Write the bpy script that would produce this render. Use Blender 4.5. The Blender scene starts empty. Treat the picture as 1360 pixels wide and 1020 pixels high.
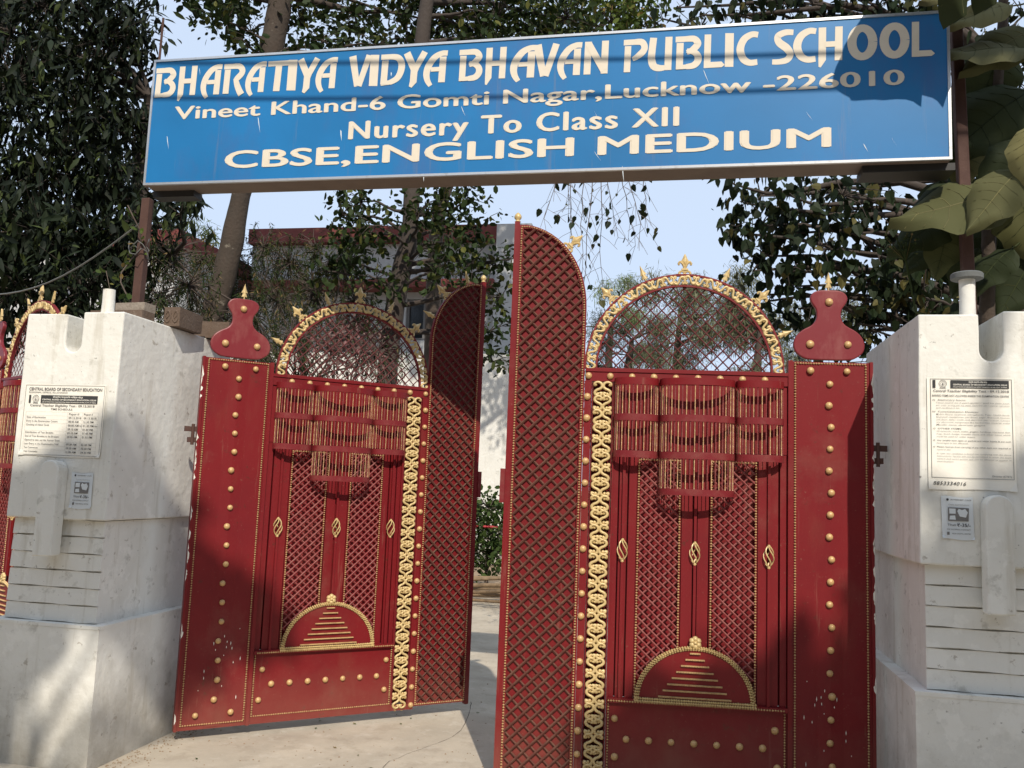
import bpy, math, random
import numpy as np
from mathutils import Vector, Matrix, noise as mnoise
R = math.radians
PI = math.pi
random.seed(7)
sc = bpy.context.scene
C = sc.collection

# ---------------------------------------------------------------- camera
F_PX, PITCH, ROLL, YAW = 1160.58, 6.6392, 2.2424, 11.3514
CAM = Vector((0.9718, -4.8084, 1.55))
_y, _t, _r = R(YAW), R(PITCH), R(ROLL)
FWD = Vector((-math.sin(_y) * math.cos(_t), math.cos(_y) * math.cos(_t), math.sin(_t)))
_rt = Vector((math.cos(_y), math.sin(_y), 0))
_up = _rt.cross(FWD)
RGT = _rt * math.cos(_r) + _up * math.sin(_r)
UPV = -_rt * math.sin(_r) + _up * math.cos(_r)
cd = bpy.data.cameras.new('camera')
cam = bpy.data.objects.new('camera', cd)
C.objects.link(cam)
cd.sensor_width = 36
cd.lens = F_PX / 1360 * 36
cd.clip_start = 0.05
cd.clip_end = 3000
m = Matrix.Identity(4)
for i in range(3):
    m[i][0], m[i][1], m[i][2], m[i][3] = RGT[i], UPV[i], -FWD[i], CAM[i]
cam.matrix_world = m
sc.camera = cam

# ---------------------------------------------------------------- world, sun, exposure
SUN_AZ, SUN_EL = 20.5, 40.8          # azimuth measured from -Y towards +X
S = Vector((math.sin(R(SUN_AZ)) * math.cos(R(SUN_EL)), -math.cos(R(SUN_AZ)) * math.cos(R(SUN_EL)), math.sin(R(SUN_EL))))
w = bpy.data.worlds.new('World')
sc.world = w
w.use_nodes = True
nt = w.node_tree
nt.nodes.clear()
sky = nt.nodes.new('ShaderNodeTexSky')
sky.sky_type = 'NISHITA'
sky.sun_disc = False
sky.sun_elevation = R(SUN_EL)
sky.sun_rotation = R(180 - SUN_AZ)
sky.altitude = 100
sky.air_density = 1.0
sky.dust_density = 1.5
sky.ozone_density = 1.6
bg = nt.nodes.new('ShaderNodeBackground')
bg.inputs[1].default_value = 0.10
wo = nt.nodes.new('ShaderNodeOutputWorld')
hz = nt.nodes.new('ShaderNodeMix')
hz.data_type = 'RGBA'
hz.inputs[0].default_value = 0.85                       # even veil of haze over the whole sky
hz.inputs[7].default_value = (7.3, 8.7, 10.9, 1)
nt.links.new(sky.outputs[0], hz.inputs[6])
nt.links.new(hz.outputs[2], bg.inputs[0])
nt.links.new(bg.outputs[0], wo.inputs[0])
sl = bpy.data.lights.new('sun', 'SUN')
sl.energy = 4.4
sl.angle = R(0.55)
sl.color = (1.0, 0.93, 0.82)
so = bpy.data.objects.new('sun', sl)
C.objects.link(so)
so.rotation_euler = S.to_track_quat('Z', 'Y').to_euler()
sc.view_settings.view_transform = 'Standard'
sc.view_settings.look = 'None'
sc.view_settings.exposure = 0.0
sc.view_settings.gamma = 1.0
sc.view_settings.use_curve_mapping = False
sc.render.engine = 'CYCLES'
sc.cycles.max_bounces = 7
sc.cycles.transparent_max_bounces = 8

# ---------------------------------------------------------------- measuring help
def at(px, py, Y):
    """world point on the plane y = Y that the photograph shows at (px, py)"""
    d = FWD * F_PX + RGT * (px - 680) - UPV * (py - 510)
    t = (Y - CAM.y) / d.y
    return CAM + d * t

# ---------------------------------------------------------------- materials
def mat(name, col, rough=0.6, metal=0.0, spots=(), bump=0.0, bscale=60, spec=0.5, var=0.0, vscale=3.0):
    """spots: list of (colour, noise scale, lo, hi, strength)"""
    mt = bpy.data.materials.new(name)
    mt.use_nodes = True
    n = mt.node_tree.nodes
    l = mt.node_tree.links
    b = n['Principled BSDF']
    b.inputs['Roughness'].default_value = rough
    b.inputs['Metallic'].default_value = metal
    b.inputs['Specular IOR Level'].default_value = spec
    geo = n.new('ShaderNodeNewGeometry')
    cur = n.new('ShaderNodeRGB')
    cur.outputs[0].default_value = (*col, 1)
    cur = cur.outputs[0]
    if var:
        nz = n.new('ShaderNodeTexNoise')
        nz.inputs['Scale'].default_value = vscale
        nz.inputs['Detail'].default_value = 6
        l.new(geo.outputs['Position'], nz.inputs['Vector'])
        mr = n.new('ShaderNodeMapRange')
        mr.inputs[3].default_value = 1 - var
        mr.inputs[4].default_value = 1 + var
        mr.inputs[1].default_value = 0.3
        mr.inputs[2].default_value = 0.7
        l.new(nz.outputs['Fac'], mr.inputs[0])
        mx = n.new('ShaderNodeVectorMath')
        mx.operation = 'SCALE'
        l.new(cur, mx.inputs[0])
        l.new(mr.outputs[0], mx.inputs['Scale'])
        cur = mx.outputs[0]
    for k, sp in enumerate(spots):
        c2, scl, lo, hi, st = sp[:5]
        vec = geo.outputs['Position']
        if len(sp) > 5:
            mp = n.new('ShaderNodeMapping')
            mp.inputs['Scale'].default_value = sp[5]
            l.new(vec, mp.inputs[0])
            vec = mp.outputs[0]
        nz = n.new('ShaderNodeTexNoise')
        nz.inputs['Scale'].default_value = scl
        nz.inputs['Detail'].default_value = 8
        nz.inputs['Roughness'].default_value = 0.65
        if len(sp) > 6:
            mp2 = n.new('ShaderNodeVectorMath')
            mp2.inputs[1].default_value = (sp[6], sp[6], sp[6])
            l.new(vec, mp2.inputs[0])
            vec = mp2.outputs[0]
        l.new(vec, nz.inputs['Vector'])
        mr = n.new('ShaderNodeMapRange')
        mr.inputs[1].default_value = lo
        mr.inputs[2].default_value = hi
        mr.inputs[3].default_value = 0
        mr.inputs[4].default_value = st
        l.new(nz.outputs['Fac'], mr.inputs[0])
        mx = n.new('ShaderNodeMix')
        mx.data_type = 'RGBA'
        l.new(mr.outputs[0], mx.inputs[0])
        l.new(cur, mx.inputs[6])
        mx.inputs[7].default_value = (*c2, 1)
        cur = mx.outputs[2]
    l.new(cur, b.inputs['Base Color'])
    if bump:
        nz = n.new('ShaderNodeTexNoise')
        nz.inputs['Scale'].default_value = bscale
        nz.inputs['Detail'].default_value = 7
        l.new(geo.outputs['Position'], nz.inputs['Vector'])
        bp = n.new('ShaderNodeBump')
        bp.inputs['Strength'].default_value = bump
        bp.inputs['Distance'].default_value = 0.01
        l.new(nz.outputs['Fac'], bp.inputs['Height'])
        l.new(bp.outputs[0], b.inputs['Normal'])
    return mt

def add_height_mask(mt, c2, z0, z1, scl=6.0, st=0.9, noise_amt=0.5):
    """grime with a ragged upper edge that rises from the foot of a wall"""
    n = mt.node_tree.nodes
    l = mt.node_tree.links
    b = n['Principled BSDF']
    src = b.inputs['Base Color'].links[0].from_socket
    geo = n.new('ShaderNodeNewGeometry')
    sp = n.new('ShaderNodeSeparateXYZ')
    l.new(geo.outputs['Position'], sp.inputs[0])
    nz = n.new('ShaderNodeTexNoise')
    nz.inputs['Scale'].default_value = scl
    nz.inputs['Detail'].default_value = 9
    nz.inputs['Roughness'].default_value = 0.7
    l.new(geo.outputs['Position'], nz.inputs['Vector'])
    ma = n.new('ShaderNodeMath')
    ma.operation = 'MULTIPLY_ADD'
    l.new(nz.outputs['Fac'], ma.inputs[0])
    ma.inputs[1].default_value = -noise_amt * 2
    l.new(sp.outputs['Z'], ma.inputs[2])
    mr = n.new('ShaderNodeMapRange')
    mr.inputs[1].default_value = z1 - noise_amt
    mr.inputs[2].default_value = z0 - noise_amt
    mr.inputs[3].default_value = 0
    mr.inputs[4].default_value = st
    l.new(ma.outputs[0], mr.inputs[0])
    mx = n.new('ShaderNodeMix')
    mx.data_type = 'RGBA'
    l.new(mr.outputs[0], mx.inputs[0])
    l.new(src, mx.inputs[6])
    mx.inputs[7].default_value = (*c2, 1)
    l.new(mx.outputs[2], b.inputs['Base Color'])

def leafmat(name, c1, c2, c3=None, rough=0.45, trans=0.25):
    mt = bpy.data.materials.new(name)
    mt.use_nodes = True
    n = mt.node_tree.nodes
    l = mt.node_tree.links
    b = n['Principled BSDF']
    out = n['Material Output']
    b.inputs['Roughness'].default_value = rough + .1
    b.inputs['Specular IOR Level'].default_value = 0.18
    geo = n.new('ShaderNodeNewGeometry')
    oi = n.new('ShaderNodeObjectInfo')
    ad = n.new('ShaderNodeMath')
    ad.operation = 'ADD'
    l.new(geo.outputs['Random Per Island'], ad.inputs[0])
    l.new(oi.outputs['Random'], ad.inputs[1])
    fr = n.new('ShaderNodeMath')
    fr.operation = 'FRACT'
    l.new(ad.outputs[0], fr.inputs[0])
    cr = n.new('ShaderNodeValToRGB')
    e = cr.color_ramp.elements
    e[0].position = 0.0
    e[0].color = (*c1, 1)
    e[1].position = 0.85 if c3 else 1.0
    e[1].color = (*c2, 1)
    if c3:
        x = e.new(0.97)
        x.color = (*c3, 1)
    l.new(fr.outputs[0], cr.inputs[0])
    l.new(cr.outputs[0], b.inputs['Base Color'])
    tr = n.new('ShaderNodeBsdfTranslucent')
    l.new(cr.outputs[0], tr.inputs[0])
    ms = n.new('ShaderNodeMixShader')
    ms.inputs[0].default_value = trans
    l.new(b.outputs[0], ms.inputs[1])
    l.new(tr.outputs[0], ms.inputs[2])
    l.new(ms.outputs[0], out.inputs[0])
    return mt

DUST = (0.30, 0.17, 0.12)
M = {}
M['red'] = mat('red_paint', (0.175, 0.010, 0.0125), 0.44, spec=0.28, spots=[((0.13, 0.008, 0.012), 2.2, 0.45, 0.75, 0.7), ((0.20, 0.085, 0.05), 3.6, 0.54, 0.72, 0.22, (1, 1, .35)), (DUST, 70, 0.62, 0.72, 0.3), ((0.07, 0.025, 0.015), 18, 0.62, 0.69, 0.55), ((0.30, 0.16, 0.11), 26, 0.62, 0.70, 0.30, (1, 1, .06)), ((0.30, 0.20, 0.14), 1.6, 0.56, 0.70, 0.14)], bump=0.12, bscale=9)
add_height_mask(M['red'], (0.30, 0.13, 0.09), 0.0, 0.42, 9, 0.34, 0.18)
M['red_side'] = mat('dusty_red_paint', (0.17, 0.014, 0.018), 0.6, spec=.25, spots=[(DUST, 14, 0.45, 0.85, 0.3)], bump=0.1, bscale=30)
M['crest'] = mat('faded_red_paint', (0.185, 0.020, 0.026), 0.42, spec=.35, spots=[((0.36, 0.17, 0.14), 7, 0.5, 0.8, 0.55, (1, 1, .5))], bump=0.08, bscale=12)
M['bar_brown'] = mat('dusty_lattice_paint', (0.105, 0.036, 0.026), 0.7, spec=.2, spots=[((0.20, 0.115, 0.075), 20, 0.45, 0.75, 0.55)])
M['bar_pink'] = mat('pinkish_lattice_paint', (0.24, 0.05, 0.048), 0.6, spec=.2, spots=[((0.34, 0.18, 0.15), 24, 0.4, 0.75, 0.6)])
M['gold'] = mat('gold_paint', (0.60, 0.44, 0.20), 0.4, metal=0.08, spots=[((0.30, 0.16, 0.05), 55, 0.5, 0.75, 0.6), ((0.75, 0.58, 0.30), 30, 0.55, 0.8, 0.6)])
M['gold_dull'] = mat('dull_gold_beads', (0.56, 0.37, 0.17), 0.45, metal=0.1, spots=[((0.25, 0.10, 0.05), 40, 0.48, 0.72, 0.7)])
M['spindle_gold'] = mat('worn_gold_bars', (0.58, 0.37, 0.18), 0.5, spots=[((0.22, 0.06, 0.045), 30, 0.50, 0.60, 0.5)])
M['stud'] = mat('pale_gold_studs', (0.56, 0.35, 0.15), 0.4, metal=0.1, spots=[((0.34, 0.17, 0.09), 60, 0.5, 0.75, 0.6)])
M['white'] = mat('whitewash', (0.72, 0.70, 0.64), 0.85, spec=.2, spots=[((0.54, 0.52, 0.46), 2.3, 0.52, 0.68, 0.4), ((0.34, 0.32, 0.27), 8, 0.60, 0.68, 0.50), ((0.50, 0.46, 0.38), 4.0, 0.55, 0.66, 0.55, (2.6, 2.6, 0.25)), ((0.80, 0.78, 0.72), 6.0, 0.56, 0.60, 0.6), ((0.13, 0.11, 0.09), 34, 0.66, 0.71, 0.75), ((0.30, 0.25, 0.19), 15, 0.64, 0.68, 0.6)], bump=0.42, bscale=20)
add_height_mask(M['white'], (0.30, 0.27, 0.22), -0.1, 0.55, 5.5, 0.9, 0.42)
M['paper'] = mat('poster_paper', (0.82, 0.78, 0.69), 0.8, spots=[((0.66, 0.60, 0.50), 9, 0.5, 0.8, 0.4)], bump=0.2, bscale=25)
M['paper2'] = mat('bluish_poster_paper', (0.66, 0.69, 0.70), 0.8, bump=0.15, bscale=25)
M['ink'] = mat('black_ink', (0.035, 0.035, 0.035), 0.8)
M['greyink'] = mat('faded_ink', (0.17, 0.16, 0.15), 0.8)
M['faint'] = mat('faint_ink', (0.36, 0.34, 0.31), 0.8)
M['blue'] = mat('blue_flex_sheet', (0.014, 0.158, 0.385), 0.42, spec=.3, var=0.13, vscale=1.3, spots=[((0.07, 0.11, 0.27), 2.5, 0.50, 0.68, 0.45, (1, 1, .5)), ((0.13, 0.17, 0.26), 5, 0.60, 0.70, 0.45, (3, 1, .2))], bump=0.06, bscale=3)
M['cream'] = mat('cream_lettering', (0.70, 0.62, 0.50), 0.6, spec=.2, spots=[((0.60, 0.52, 0.40), 14, 0.5, 0.8, 0.5)])
M['scratch'] = mat('scratched_white', (0.62, 0.68, 0.72), 0.7)
M['alu'] = mat('aluminium_trim', (0.62, 0.62, 0.62), 0.3, metal=0.7, spots=[((0.3, 0.27, 0.22), 25, 0.55, 0.75, 0.6)])
M['brownsheet'] = mat('brown_metal_sheet', (0.17, 0.125, 0.095), 0.7, spots=[((0.09, 0.06, 0.05), 4, 0.4, 0.7, 0.5)])
M['darksteel'] = mat('black_steel', (0.02, 0.018, 0.016), 0.6)
M['rust'] = mat('red_oxide_steel', (0.072, 0.032, 0.023), 0.8, spots=[((0.10, 0.05, 0.035), 12, 0.45, 0.7, 0.7)], bump=0.2, bscale=40)
M['concrete'] = mat('driveway_concrete', (0.45, 0.385, 0.295), 0.9, var=0.16, vscale=2.0, spots=[((0.33, 0.27, 0.20), 5.0, 0.52, 0.62, 0.5), ((0.56, 0.50, 0.41), 9, 0.56, 0.64, 0.4), ((0.13, 0.10, 0.08), 60, 0.66, 0.70, 0.6), ((0.26, 0.22, 0.17), 1.7, 0.5, 0.75, 0.5), ((0.20, 0.16, 0.12), 16, 0.66, 0.74, 0.6), ((0.40, 0.22, 0.11), 3.1, 0.66, 0.72, 0.55)], bump=0.3, bscale=45)
M['earth'] = mat('dry_earth', (0.27, 0.19, 0.12), 0.95, var=0.25, vscale=1.5, spots=[((0.15, 0.11, 0.07), 5, 0.5, 0.7, 0.6)], bump=0.6, bscale=14)
M['bwall'] = mat('building_plaster', (0.50, 0.50, 0.49), 0.9, spots=[((0.36, 0.35, 0.34), 0.8, 0.48, 0.75, 0.6, (1.5, 1.5, .4)), ((0.42, 0.41, 0.39), 6, 0.5, 0.8, 0.4)], bump=0.4, bscale=8)
M['redband'] = mat('red_parapet_paint', (0.16, 0.032, 0.026), 0.75, spots=[((0.18, 0.05, 0.035), 2, 0.45, 0.75, 0.6)])
M['glassdark'] = mat('window_glass', (0.012, 0.014, 0.016), 0.08)
M['frame'] = mat('window_frame', (0.16, 0.15, 0.14), 0.5)
M['brick'] = mat('terracotta', (0.12, 0.080, 0.055), 0.9, spots=[((0.14, 0.10, 0.075), 22, 0.45, 0.7, 0.8), ((0.42, 0.36, 0.28), 12, 0.6, 0.75, 0.5)], bump=0.6, bscale=60)
M['palebrick'] = mat('pale_cement_block', (0.27, 0.225, 0.18), 0.9, spots=[((0.20, 0.16, 0.12), 30, 0.5, 0.7, 0.7)], bump=0.6, bscale=60)
M['bark'] = mat('brown_bark', (0.055, 0.041, 0.030), 0.95, spots=[((0.06, 0.042, 0.03), 14, 0.42, 0.62, 0.8, (1, 1, .35)), ((0.30, 0.26, 0.20), 7, 0.63, 0.70, 0.7)], bump=1.0, bscale=30)
M['bark_dark'] = mat('dark_bark', (0.055, 0.042, 0.034), 0.95, spots=[((0.15, 0.10, 0.07), 6, 0.6, 0.72, 0.6, (1, 1, .4))], bump=0.9, bscale=26)
M['twig'] = mat('dry_twig', (0.10, 0.075, 0.06), 0.9)
M['pole'] = mat('bamboo_poles', (0.24, 0.16, 0.09), 0.8, spots=[((0.12, 0.08, 0.05), 12, 0.45, 0.7, 0.7)])
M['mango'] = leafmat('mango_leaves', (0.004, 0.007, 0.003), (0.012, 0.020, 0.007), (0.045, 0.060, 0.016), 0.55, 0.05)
M['round'] = leafmat('round_leaves', (0.012, 0.022, 0.006), (0.034, 0.054, 0.013), (0.11, 0.11, 0.025), 0.5, 0.18)
M['peepal'] = leafmat('fig_leaves', (0.005, 0.010, 0.003), (0.016, 0.027, 0.008), (0.10, 0.085, 0.025), 0.5, 0.10)
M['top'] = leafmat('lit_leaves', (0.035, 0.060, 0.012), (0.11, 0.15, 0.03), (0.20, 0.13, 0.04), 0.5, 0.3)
M['feather'] = leafmat('feathery_leaves', (0.016, 0.030, 0.009), (0.050, 0.068, 0.020), (0.20, 0.14, 0.06), 0.7, 0.2)
M['far'] = leafmat('distant_leaves', (0.12, 0.135, 0.075), (0.22, 0.225, 0.13), (0.32, 0.30, 0.19), 0.8, 0.3)  # distance haze is put into the pale leaf colour
M['fargreen'] = leafmat('distant_green_leaves', (0.13, 0.18, 0.075), (0.26, 0.32, 0.14), (0.30, 0.30, 0.12), 0.8, 0.35)  # green leaves, paled in colour for the same haze
M['shrub'] = leafmat('shrub_leaves', (0.03, 0.055, 0.015), (0.08, 0.12, 0.03), None, 0.6, 0.2)
M['petal'] = mat('red_petals', (0.45, 0.04, 0.05), 0.6)
M['teak'] = leafmat('big_dusty_leaves', (0.085, 0.088, 0.036), (0.165, 0.150, 0.072), (0.21, 0.19, 0.08), 0.7, 0.14)
M['teak_shade'] = leafmat('big_shaded_leaves', (0.022, 0.030, 0.012), (0.05, 0.062, 0.022), (0.09, 0.085, 0.03), 0.6, 0.14)  # same big leaf with shade put into its colour
M['arch_bar'] = mat('dark_arch_lattice_paint', (0.115, 0.030, 0.030), 0.65, spec=.2)
M['cable'] = mat('grey_cable', (0.13, 0.13, 0.12), 0.6)
M['capgrey'] = mat('grey_cement_cap', (0.12, 0.125, 0.12), 0.85, bump=0.3)
M['pinkbloom'] = leafmat('pink_dusty_leaves', (0.12, 0.08, 0.07), (0.26, 0.17, 0.15), (0.36, 0.17, 0.17), 0.8, 0.3)

# ---------------------------------------------------------------- mesh help
class MB:
    def __init__(s):
        s.v = []
        s.f = []
    def add(s, vs, fs):
        o = len(s.v)
        s.v += [tuple(p) for p in vs]
        s.f += [tuple(i + o for i in f) for f in fs]
    def box(s, x0, x1, y0, y1, z0, z1):
        s.add([(x0, y0, z0), (x1, y0, z0), (x1, y1, z0), (x0, y1, z0), (x0, y0, z1), (x1, y0, z1), (x1, y1, z1), (x0, y1, z1)],
              [(0, 3, 2, 1), (4, 5, 6, 7), (0, 1, 5, 4), (1, 2, 6, 5), (2, 3, 7, 6), (3, 0, 4, 7)])
    def tube(s, pts, r, n=6, cap=True):
        pts = [Vector(p) for p in pts]
        rs = r if isinstance(r, (list, tuple)) else [r] * len(pts)
        rings = []
        t0 = None
        ref = Vector((0.13, 0.97, 0.2))
        for i, p in enumerate(pts):
            a = pts[max(i - 1, 0)]
            b = pts[min(i + 1, len(pts) - 1)]
            t = (b - a)
            if t.length < 1e-9:
                t = Vector((0, 0, 1))
            t.normalize()
            if abs(t.dot(ref)) > 0.95:
                ref = Vector((0.97, 0.1, 0.2))
            u = t.cross(ref).normalized()
            v = t.cross(u)
            rings.append([p + (u * math.cos(2 * PI * k / n) + v * math.sin(2 * PI * k / n)) * rs[i] for k in range(n)])
        vs = [q for rg in rings for q in rg]
        fs = []
        for i in range(len(rings) - 1):
            for k in range(n):
                k2 = (k + 1) % n
                fs.append((i * n + k, i * n + k2, (i + 1) * n + k2, (i + 1) * n + k))
        if cap:
            fs.append(tuple(range(n)))
            fs.append(tuple((len(rings) - 1) * n + k for k in reversed(range(n))))
        s.add(vs, fs)
    def plate(s, pts, y0, y1):
        """closed outline of (x, z), extruded from y0 (front) to y1 (back)"""
        n = len(pts)
        s.add([(x, y0, z) for x, z in pts] + [(x, y1, z) for x, z in pts],
              [tuple(range(n)), tuple(range(2 * n - 1, n - 1, -1))] + [(i, i + n, (i + 1) % n + n, (i + 1) % n) for i in range(n)])
    def lathe(s, prof, cx=0, cy=0, n=12, axis='z'):
        vs = []
        for r_, z in prof:
            for k in range(n):
                a = 2 * PI * k / n
                if axis == 'z':
                    vs.append((cx + r_ * math.cos(a), cy + r_ * math.sin(a), z))
                else:      # about -y through (cx, cz=cy)
                    vs.append((cx + r_ * math.cos(a), -z, cy + r_ * math.sin(a)))
        fs = []
        for i in range(len(prof) - 1):
            for k in range(n):
                k2 = (k + 1) % n
                fs.append((i * n + k, i * n + k2, (i + 1) * n + k2, (i + 1) * n + k))
        fs.append(tuple(reversed(range(n))))
        fs.append(tuple((len(prof) - 1) * n + k for k in range(n)))
        s.add(vs, fs)
    def bead(s, x, y, z, r):
        s.add([(x - r, y, z), (x, y, z - r), (x + r, y, z), (x, y, z + r), (x - r * .5, y - r * .9, z - r * .1), (x + r * .5, y - r * .9, z - r * .1), (x, y - r * .9, z + r * .5)],
              [(0, 1, 4), (1, 2, 5), (2, 3, 6), (3, 0, 6), (0, 4, 6), (1, 5, 4), (2, 6, 5), (4, 5, 6)])
    def mesh(s, name, mt, smooth=None):
        me = bpy.data.meshes.new(name)
        me.from_pydata(s.v, [], s.f)
        me.materials.append(mt)
        if smooth is not None:
            me.polygons.foreach_set('use_smooth', [True] * len(me.polygons))
            if smooth < 179:
                me.set_sharp_from_angle(angle=R(smooth))
        me.update()
        return me
    def build(s, name, mt, parent=None, smooth=None, loc=None, kind=None):
        return link(name, s.mesh(name, mt, smooth), parent, loc, kind)

def link(name, me, parent=None, loc=None, kind=None, rot=None, scale=None):
    o = bpy.data.objects.new(name, me)
    C.objects.link(o)
    if parent:
        o.parent = parent
    if loc is not None:
        o.location = loc
    if rot is not None:
        o.rotation_euler = rot
    if scale is not None:
        o.scale = scale
    if kind:
        o['kind'] = kind
    return o

def tag(o, label=None, cat=None, group=None, kind=None):
    if label:
        o['label'] = label
    if cat:
        o['category'] = cat
    if group:
        o['group'] = group
    if kind:
        o['kind'] = kind
    return o

def empty(name, loc=(0, 0, 0), rz=0, **k):
    o = bpy.data.objects.new(name, None)
    C.objects.link(o)
    o.location = loc
    o.rotation_euler = (0, 0, rz)
    o.empty_display_size = 0.1
    return tag(o, **k)

def copy_tree(o, parent=None):
    c = o.copy()
    C.objects.link(c)
    c.parent = parent
    for ch in o.children:
        copy_tree(ch, c)
    return c

def bevel(o, wd=0.01, seg=2):
    md = o.modifiers.new('bevel', 'BEVEL')
    md.width = wd
    md.segments = seg
    md.limit_method = 'ANGLE'
    md.angle_limit = R(40)
    return o

def spline(pts, n=6, closed=False):
    P = [Vector(p) for p in pts]
    out = []
    N = len(P)
    rng = range(N if closed else N - 1)
    for i in rng:
        p0 = P[(i - 1) % N] if (closed or i > 0) else P[0]
        p1 = P[i]
        p2 = P[(i + 1) % N]
        p3 = P[(i + 2) % N] if (closed or i + 2 < N) else P[-1]
        for k in range(n):
            t = k / n
            out.append(0.5 * ((2 * p1) + (p2 - p0) * t + (2 * p0 - 5 * p1 + 4 * p2 - p3) * t * t + (3 * p1 - p0 - 3 * p2 + p3) * t ** 3))
    if not closed:
        out.append(P[-1])
    return out

def wobble(bm_v, amp, scale):
    out = []
    for p in bm_v:
        q = Vector(p)
        n3 = mnoise.noise_vector(q * scale)
        out.append(tuple(q + n3 * amp))
    return out

def slab(x0, x1, y0, y1, z0, z1, step=0.08, amp=0.003, skip_back=False):
    """box with a grid of vertices on every face, slightly uneven like hand plaster"""
    mb = MB()
    def grid(o, u, v, lu, lv):
        nu = max(1, int(lu / step)); nv = max(1, int(lv / step))
        vs = [Vector(o) + Vector(u) * lu * i / nu + Vector(v) * lv * j / nv for j in range(nv + 1) for i in range(nu + 1)]
        fs = [(j * (nu + 1) + i, j * (nu + 1) + i + 1, (j + 1) * (nu + 1) + i + 1, (j + 1) * (nu + 1) + i) for j in range(nv) for i in range(nu)]
        mb.add(vs, fs)
    X, Y, Z = x1 - x0, y1 - y0, z1 - z0
    grid((x0, y0, z0), (1, 0, 0), (0, 0, 1), X, Z)
    grid((x1, y0, z0), (0, 1, 0), (0, 0, 1), Y, Z)
    grid((x1, y1, z0), (-1, 0, 0), (0, 0, 1), X, Z)
    grid((x0, y1, z0), (0, -1, 0), (0, 0, 1), Y, Z)
    grid((x0, y0, z1), (1, 0, 0), (0, 1, 0), X, Y)
    grid((x0, y1, z0), (1, 0, 0), (0, -1, 0), X, Y)
    mb.v = wobble(mb.v, amp, 3.1)
    return mb

# ================================================================ ground
g = MB()
N = 24
g.box(-400, 400, -200, 600, -0.5, -0.012)
tag(g.build('ground', M['earth']), kind='structure')
g = MB()
g.box(-7.5, 7.5, -14, 7.2, -0.3, 0.0)
tag(g.build('driveway', M['concrete']), kind='structure')
g = MB()
random.seed(3)
for k in range(70):
    x, y = random.uniform(-1.9, 1.6), random.uniform(-1.6, 6)
    a, r_ = random.uniform(0, 6.28), random.uniform(.008, .02)
    g.add([(x + r_ * math.cos(a), y + r_ * math.sin(a), .004), (x - r_ * .5 * math.sin(a), y + r_ * .5 * math.cos(a), .008), (x - r_ * math.cos(a), y - r_ * math.sin(a), .004), (x + r_ * .5 * math.sin(a), y - r_ * .5 * math.cos(a), .006)], [(0, 1, 2, 3)])
tag(g.build('fallen_leaves', M['top']), 'scattered small dry leaves fallen on the concrete driveway', 'leaves', kind='stuff')

# ================================================================ school building behind
BY = 14.0
b = empty('school_building', (-6, BY, 0), label='two-storey white school building with red parapet and dark window behind the gate', cat='building')
def rel(x0, x1, y0, y1, z0, z1, name, mt, par=b, o=Vector((-6, BY, 0))):
    q = MB()
    q.box(x0 - o.x, x1 - o.x, y0 - o.y, y1 - o.y, z0 - o.z, z1 - o.z)
    return q.build(name, mt, par)
pt = at(650, 302, BY); ZR = pt.z
XR = at(665, 302, BY).x; XL = at(338, 302, BY).x
zsl = at(480, 383, BY).z
# window opening in the upper storey wall
wx0, wx1 = at(540, 400, BY).x, at(588, 400, BY).x
wz0, wz1 = at(560, 452, BY).z, at(560, 397, BY).z
wall = empty('wall', (0, 0, 0)); wall.parent = b; bpy.data.objects.remove(wall)
q = MB()
ox, oy = -6, BY
for (x0, x1, z0, z1) in [(XL - ox, wx0 - ox, 0, ZR - .35), (wx1 - ox, XR - ox, 0, ZR - .35), (wx0 - ox, wx1 - ox, 0, wz0), (wx0 - ox, wx1 - ox, wz1, ZR - .35)]:
    q.box(x0, x1, 0, 6, z0, z1)
q.build('wall', M['bwall'], b)
w_ = rel(wx0, wx1, BY + .12, BY + .16, wz0, wz1, 'window', M['glassdark'])
q = MB()
q.box(wx0 - ox, wx0 - ox + .06, .06, .118, wz0, wz1); q.box(wx1 - ox - .06, wx1 - ox, .06, .118, wz0, wz1)
q.box((wx0 + wx1) / 2 - ox - .03, (wx0 + wx1) / 2 - ox + .03, .06, .118, wz0, wz1)
q.box(wx0 - ox + .06, wx1 - ox - .06, .055, .11, wz1 - .06, wz1); q.box(wx0 - ox + .06, wx1 - ox - .06, .055, .11, wz0, wz0 + .06)
q.build('window_frame', M['frame'], w_)
rel(XL, XR + .05, BY - .25, BY + 6.2, ZR - .35, ZR, 'parapet', M['redband'])
rel(XL, XR, BY - .55, BY - .005, zsl - .1, zsl + .08, 'sunshade', M['redband'])
# three rainwater pipes
for px in (455, 610):
    x = at(px, 350, BY).x
    q = MB(); q.tube([(x - ox, -.06, .1), (x - ox, -.06, ZR - .36)], .05, 8); q.build('drain_pipe', M['bwall'], b, 60)
# end wall section that stands forward
x0, x1 = XR, at(770, 302, BY).x
rel(XR + .002, at(706, 302, BY - .4).x, BY - .4, BY + 6, 0, at(680, 297, BY - .4).z, 'stair_wall', M['bwall'])
# lower wing at the left
bz = at(225, 308, 11.5)
b2 = empty('school_annexe', (-12, 11.5, 0), label='lower white annexe with a sloping red eave left of the leaning trunk', cat='building')
def rel2(x0, x1, y0, y1, z0, z1, name, mt):
    q = MB(); q.box(x0 + 12, x1 + 12, y0 - 11.5, y1 - 11.5, z0, z1); return q.build(name, mt, b2)
xa = at(246, 308, 11.5).x
rel2(-19, xa - .15, 11.5, 20, 0, bz.z - .35, 'wall', M['bwall'])
rel2(-19.2, xa, 11.3, 20.2, bz.z - .35, bz.z, 'parapet', M['redband'])

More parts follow.
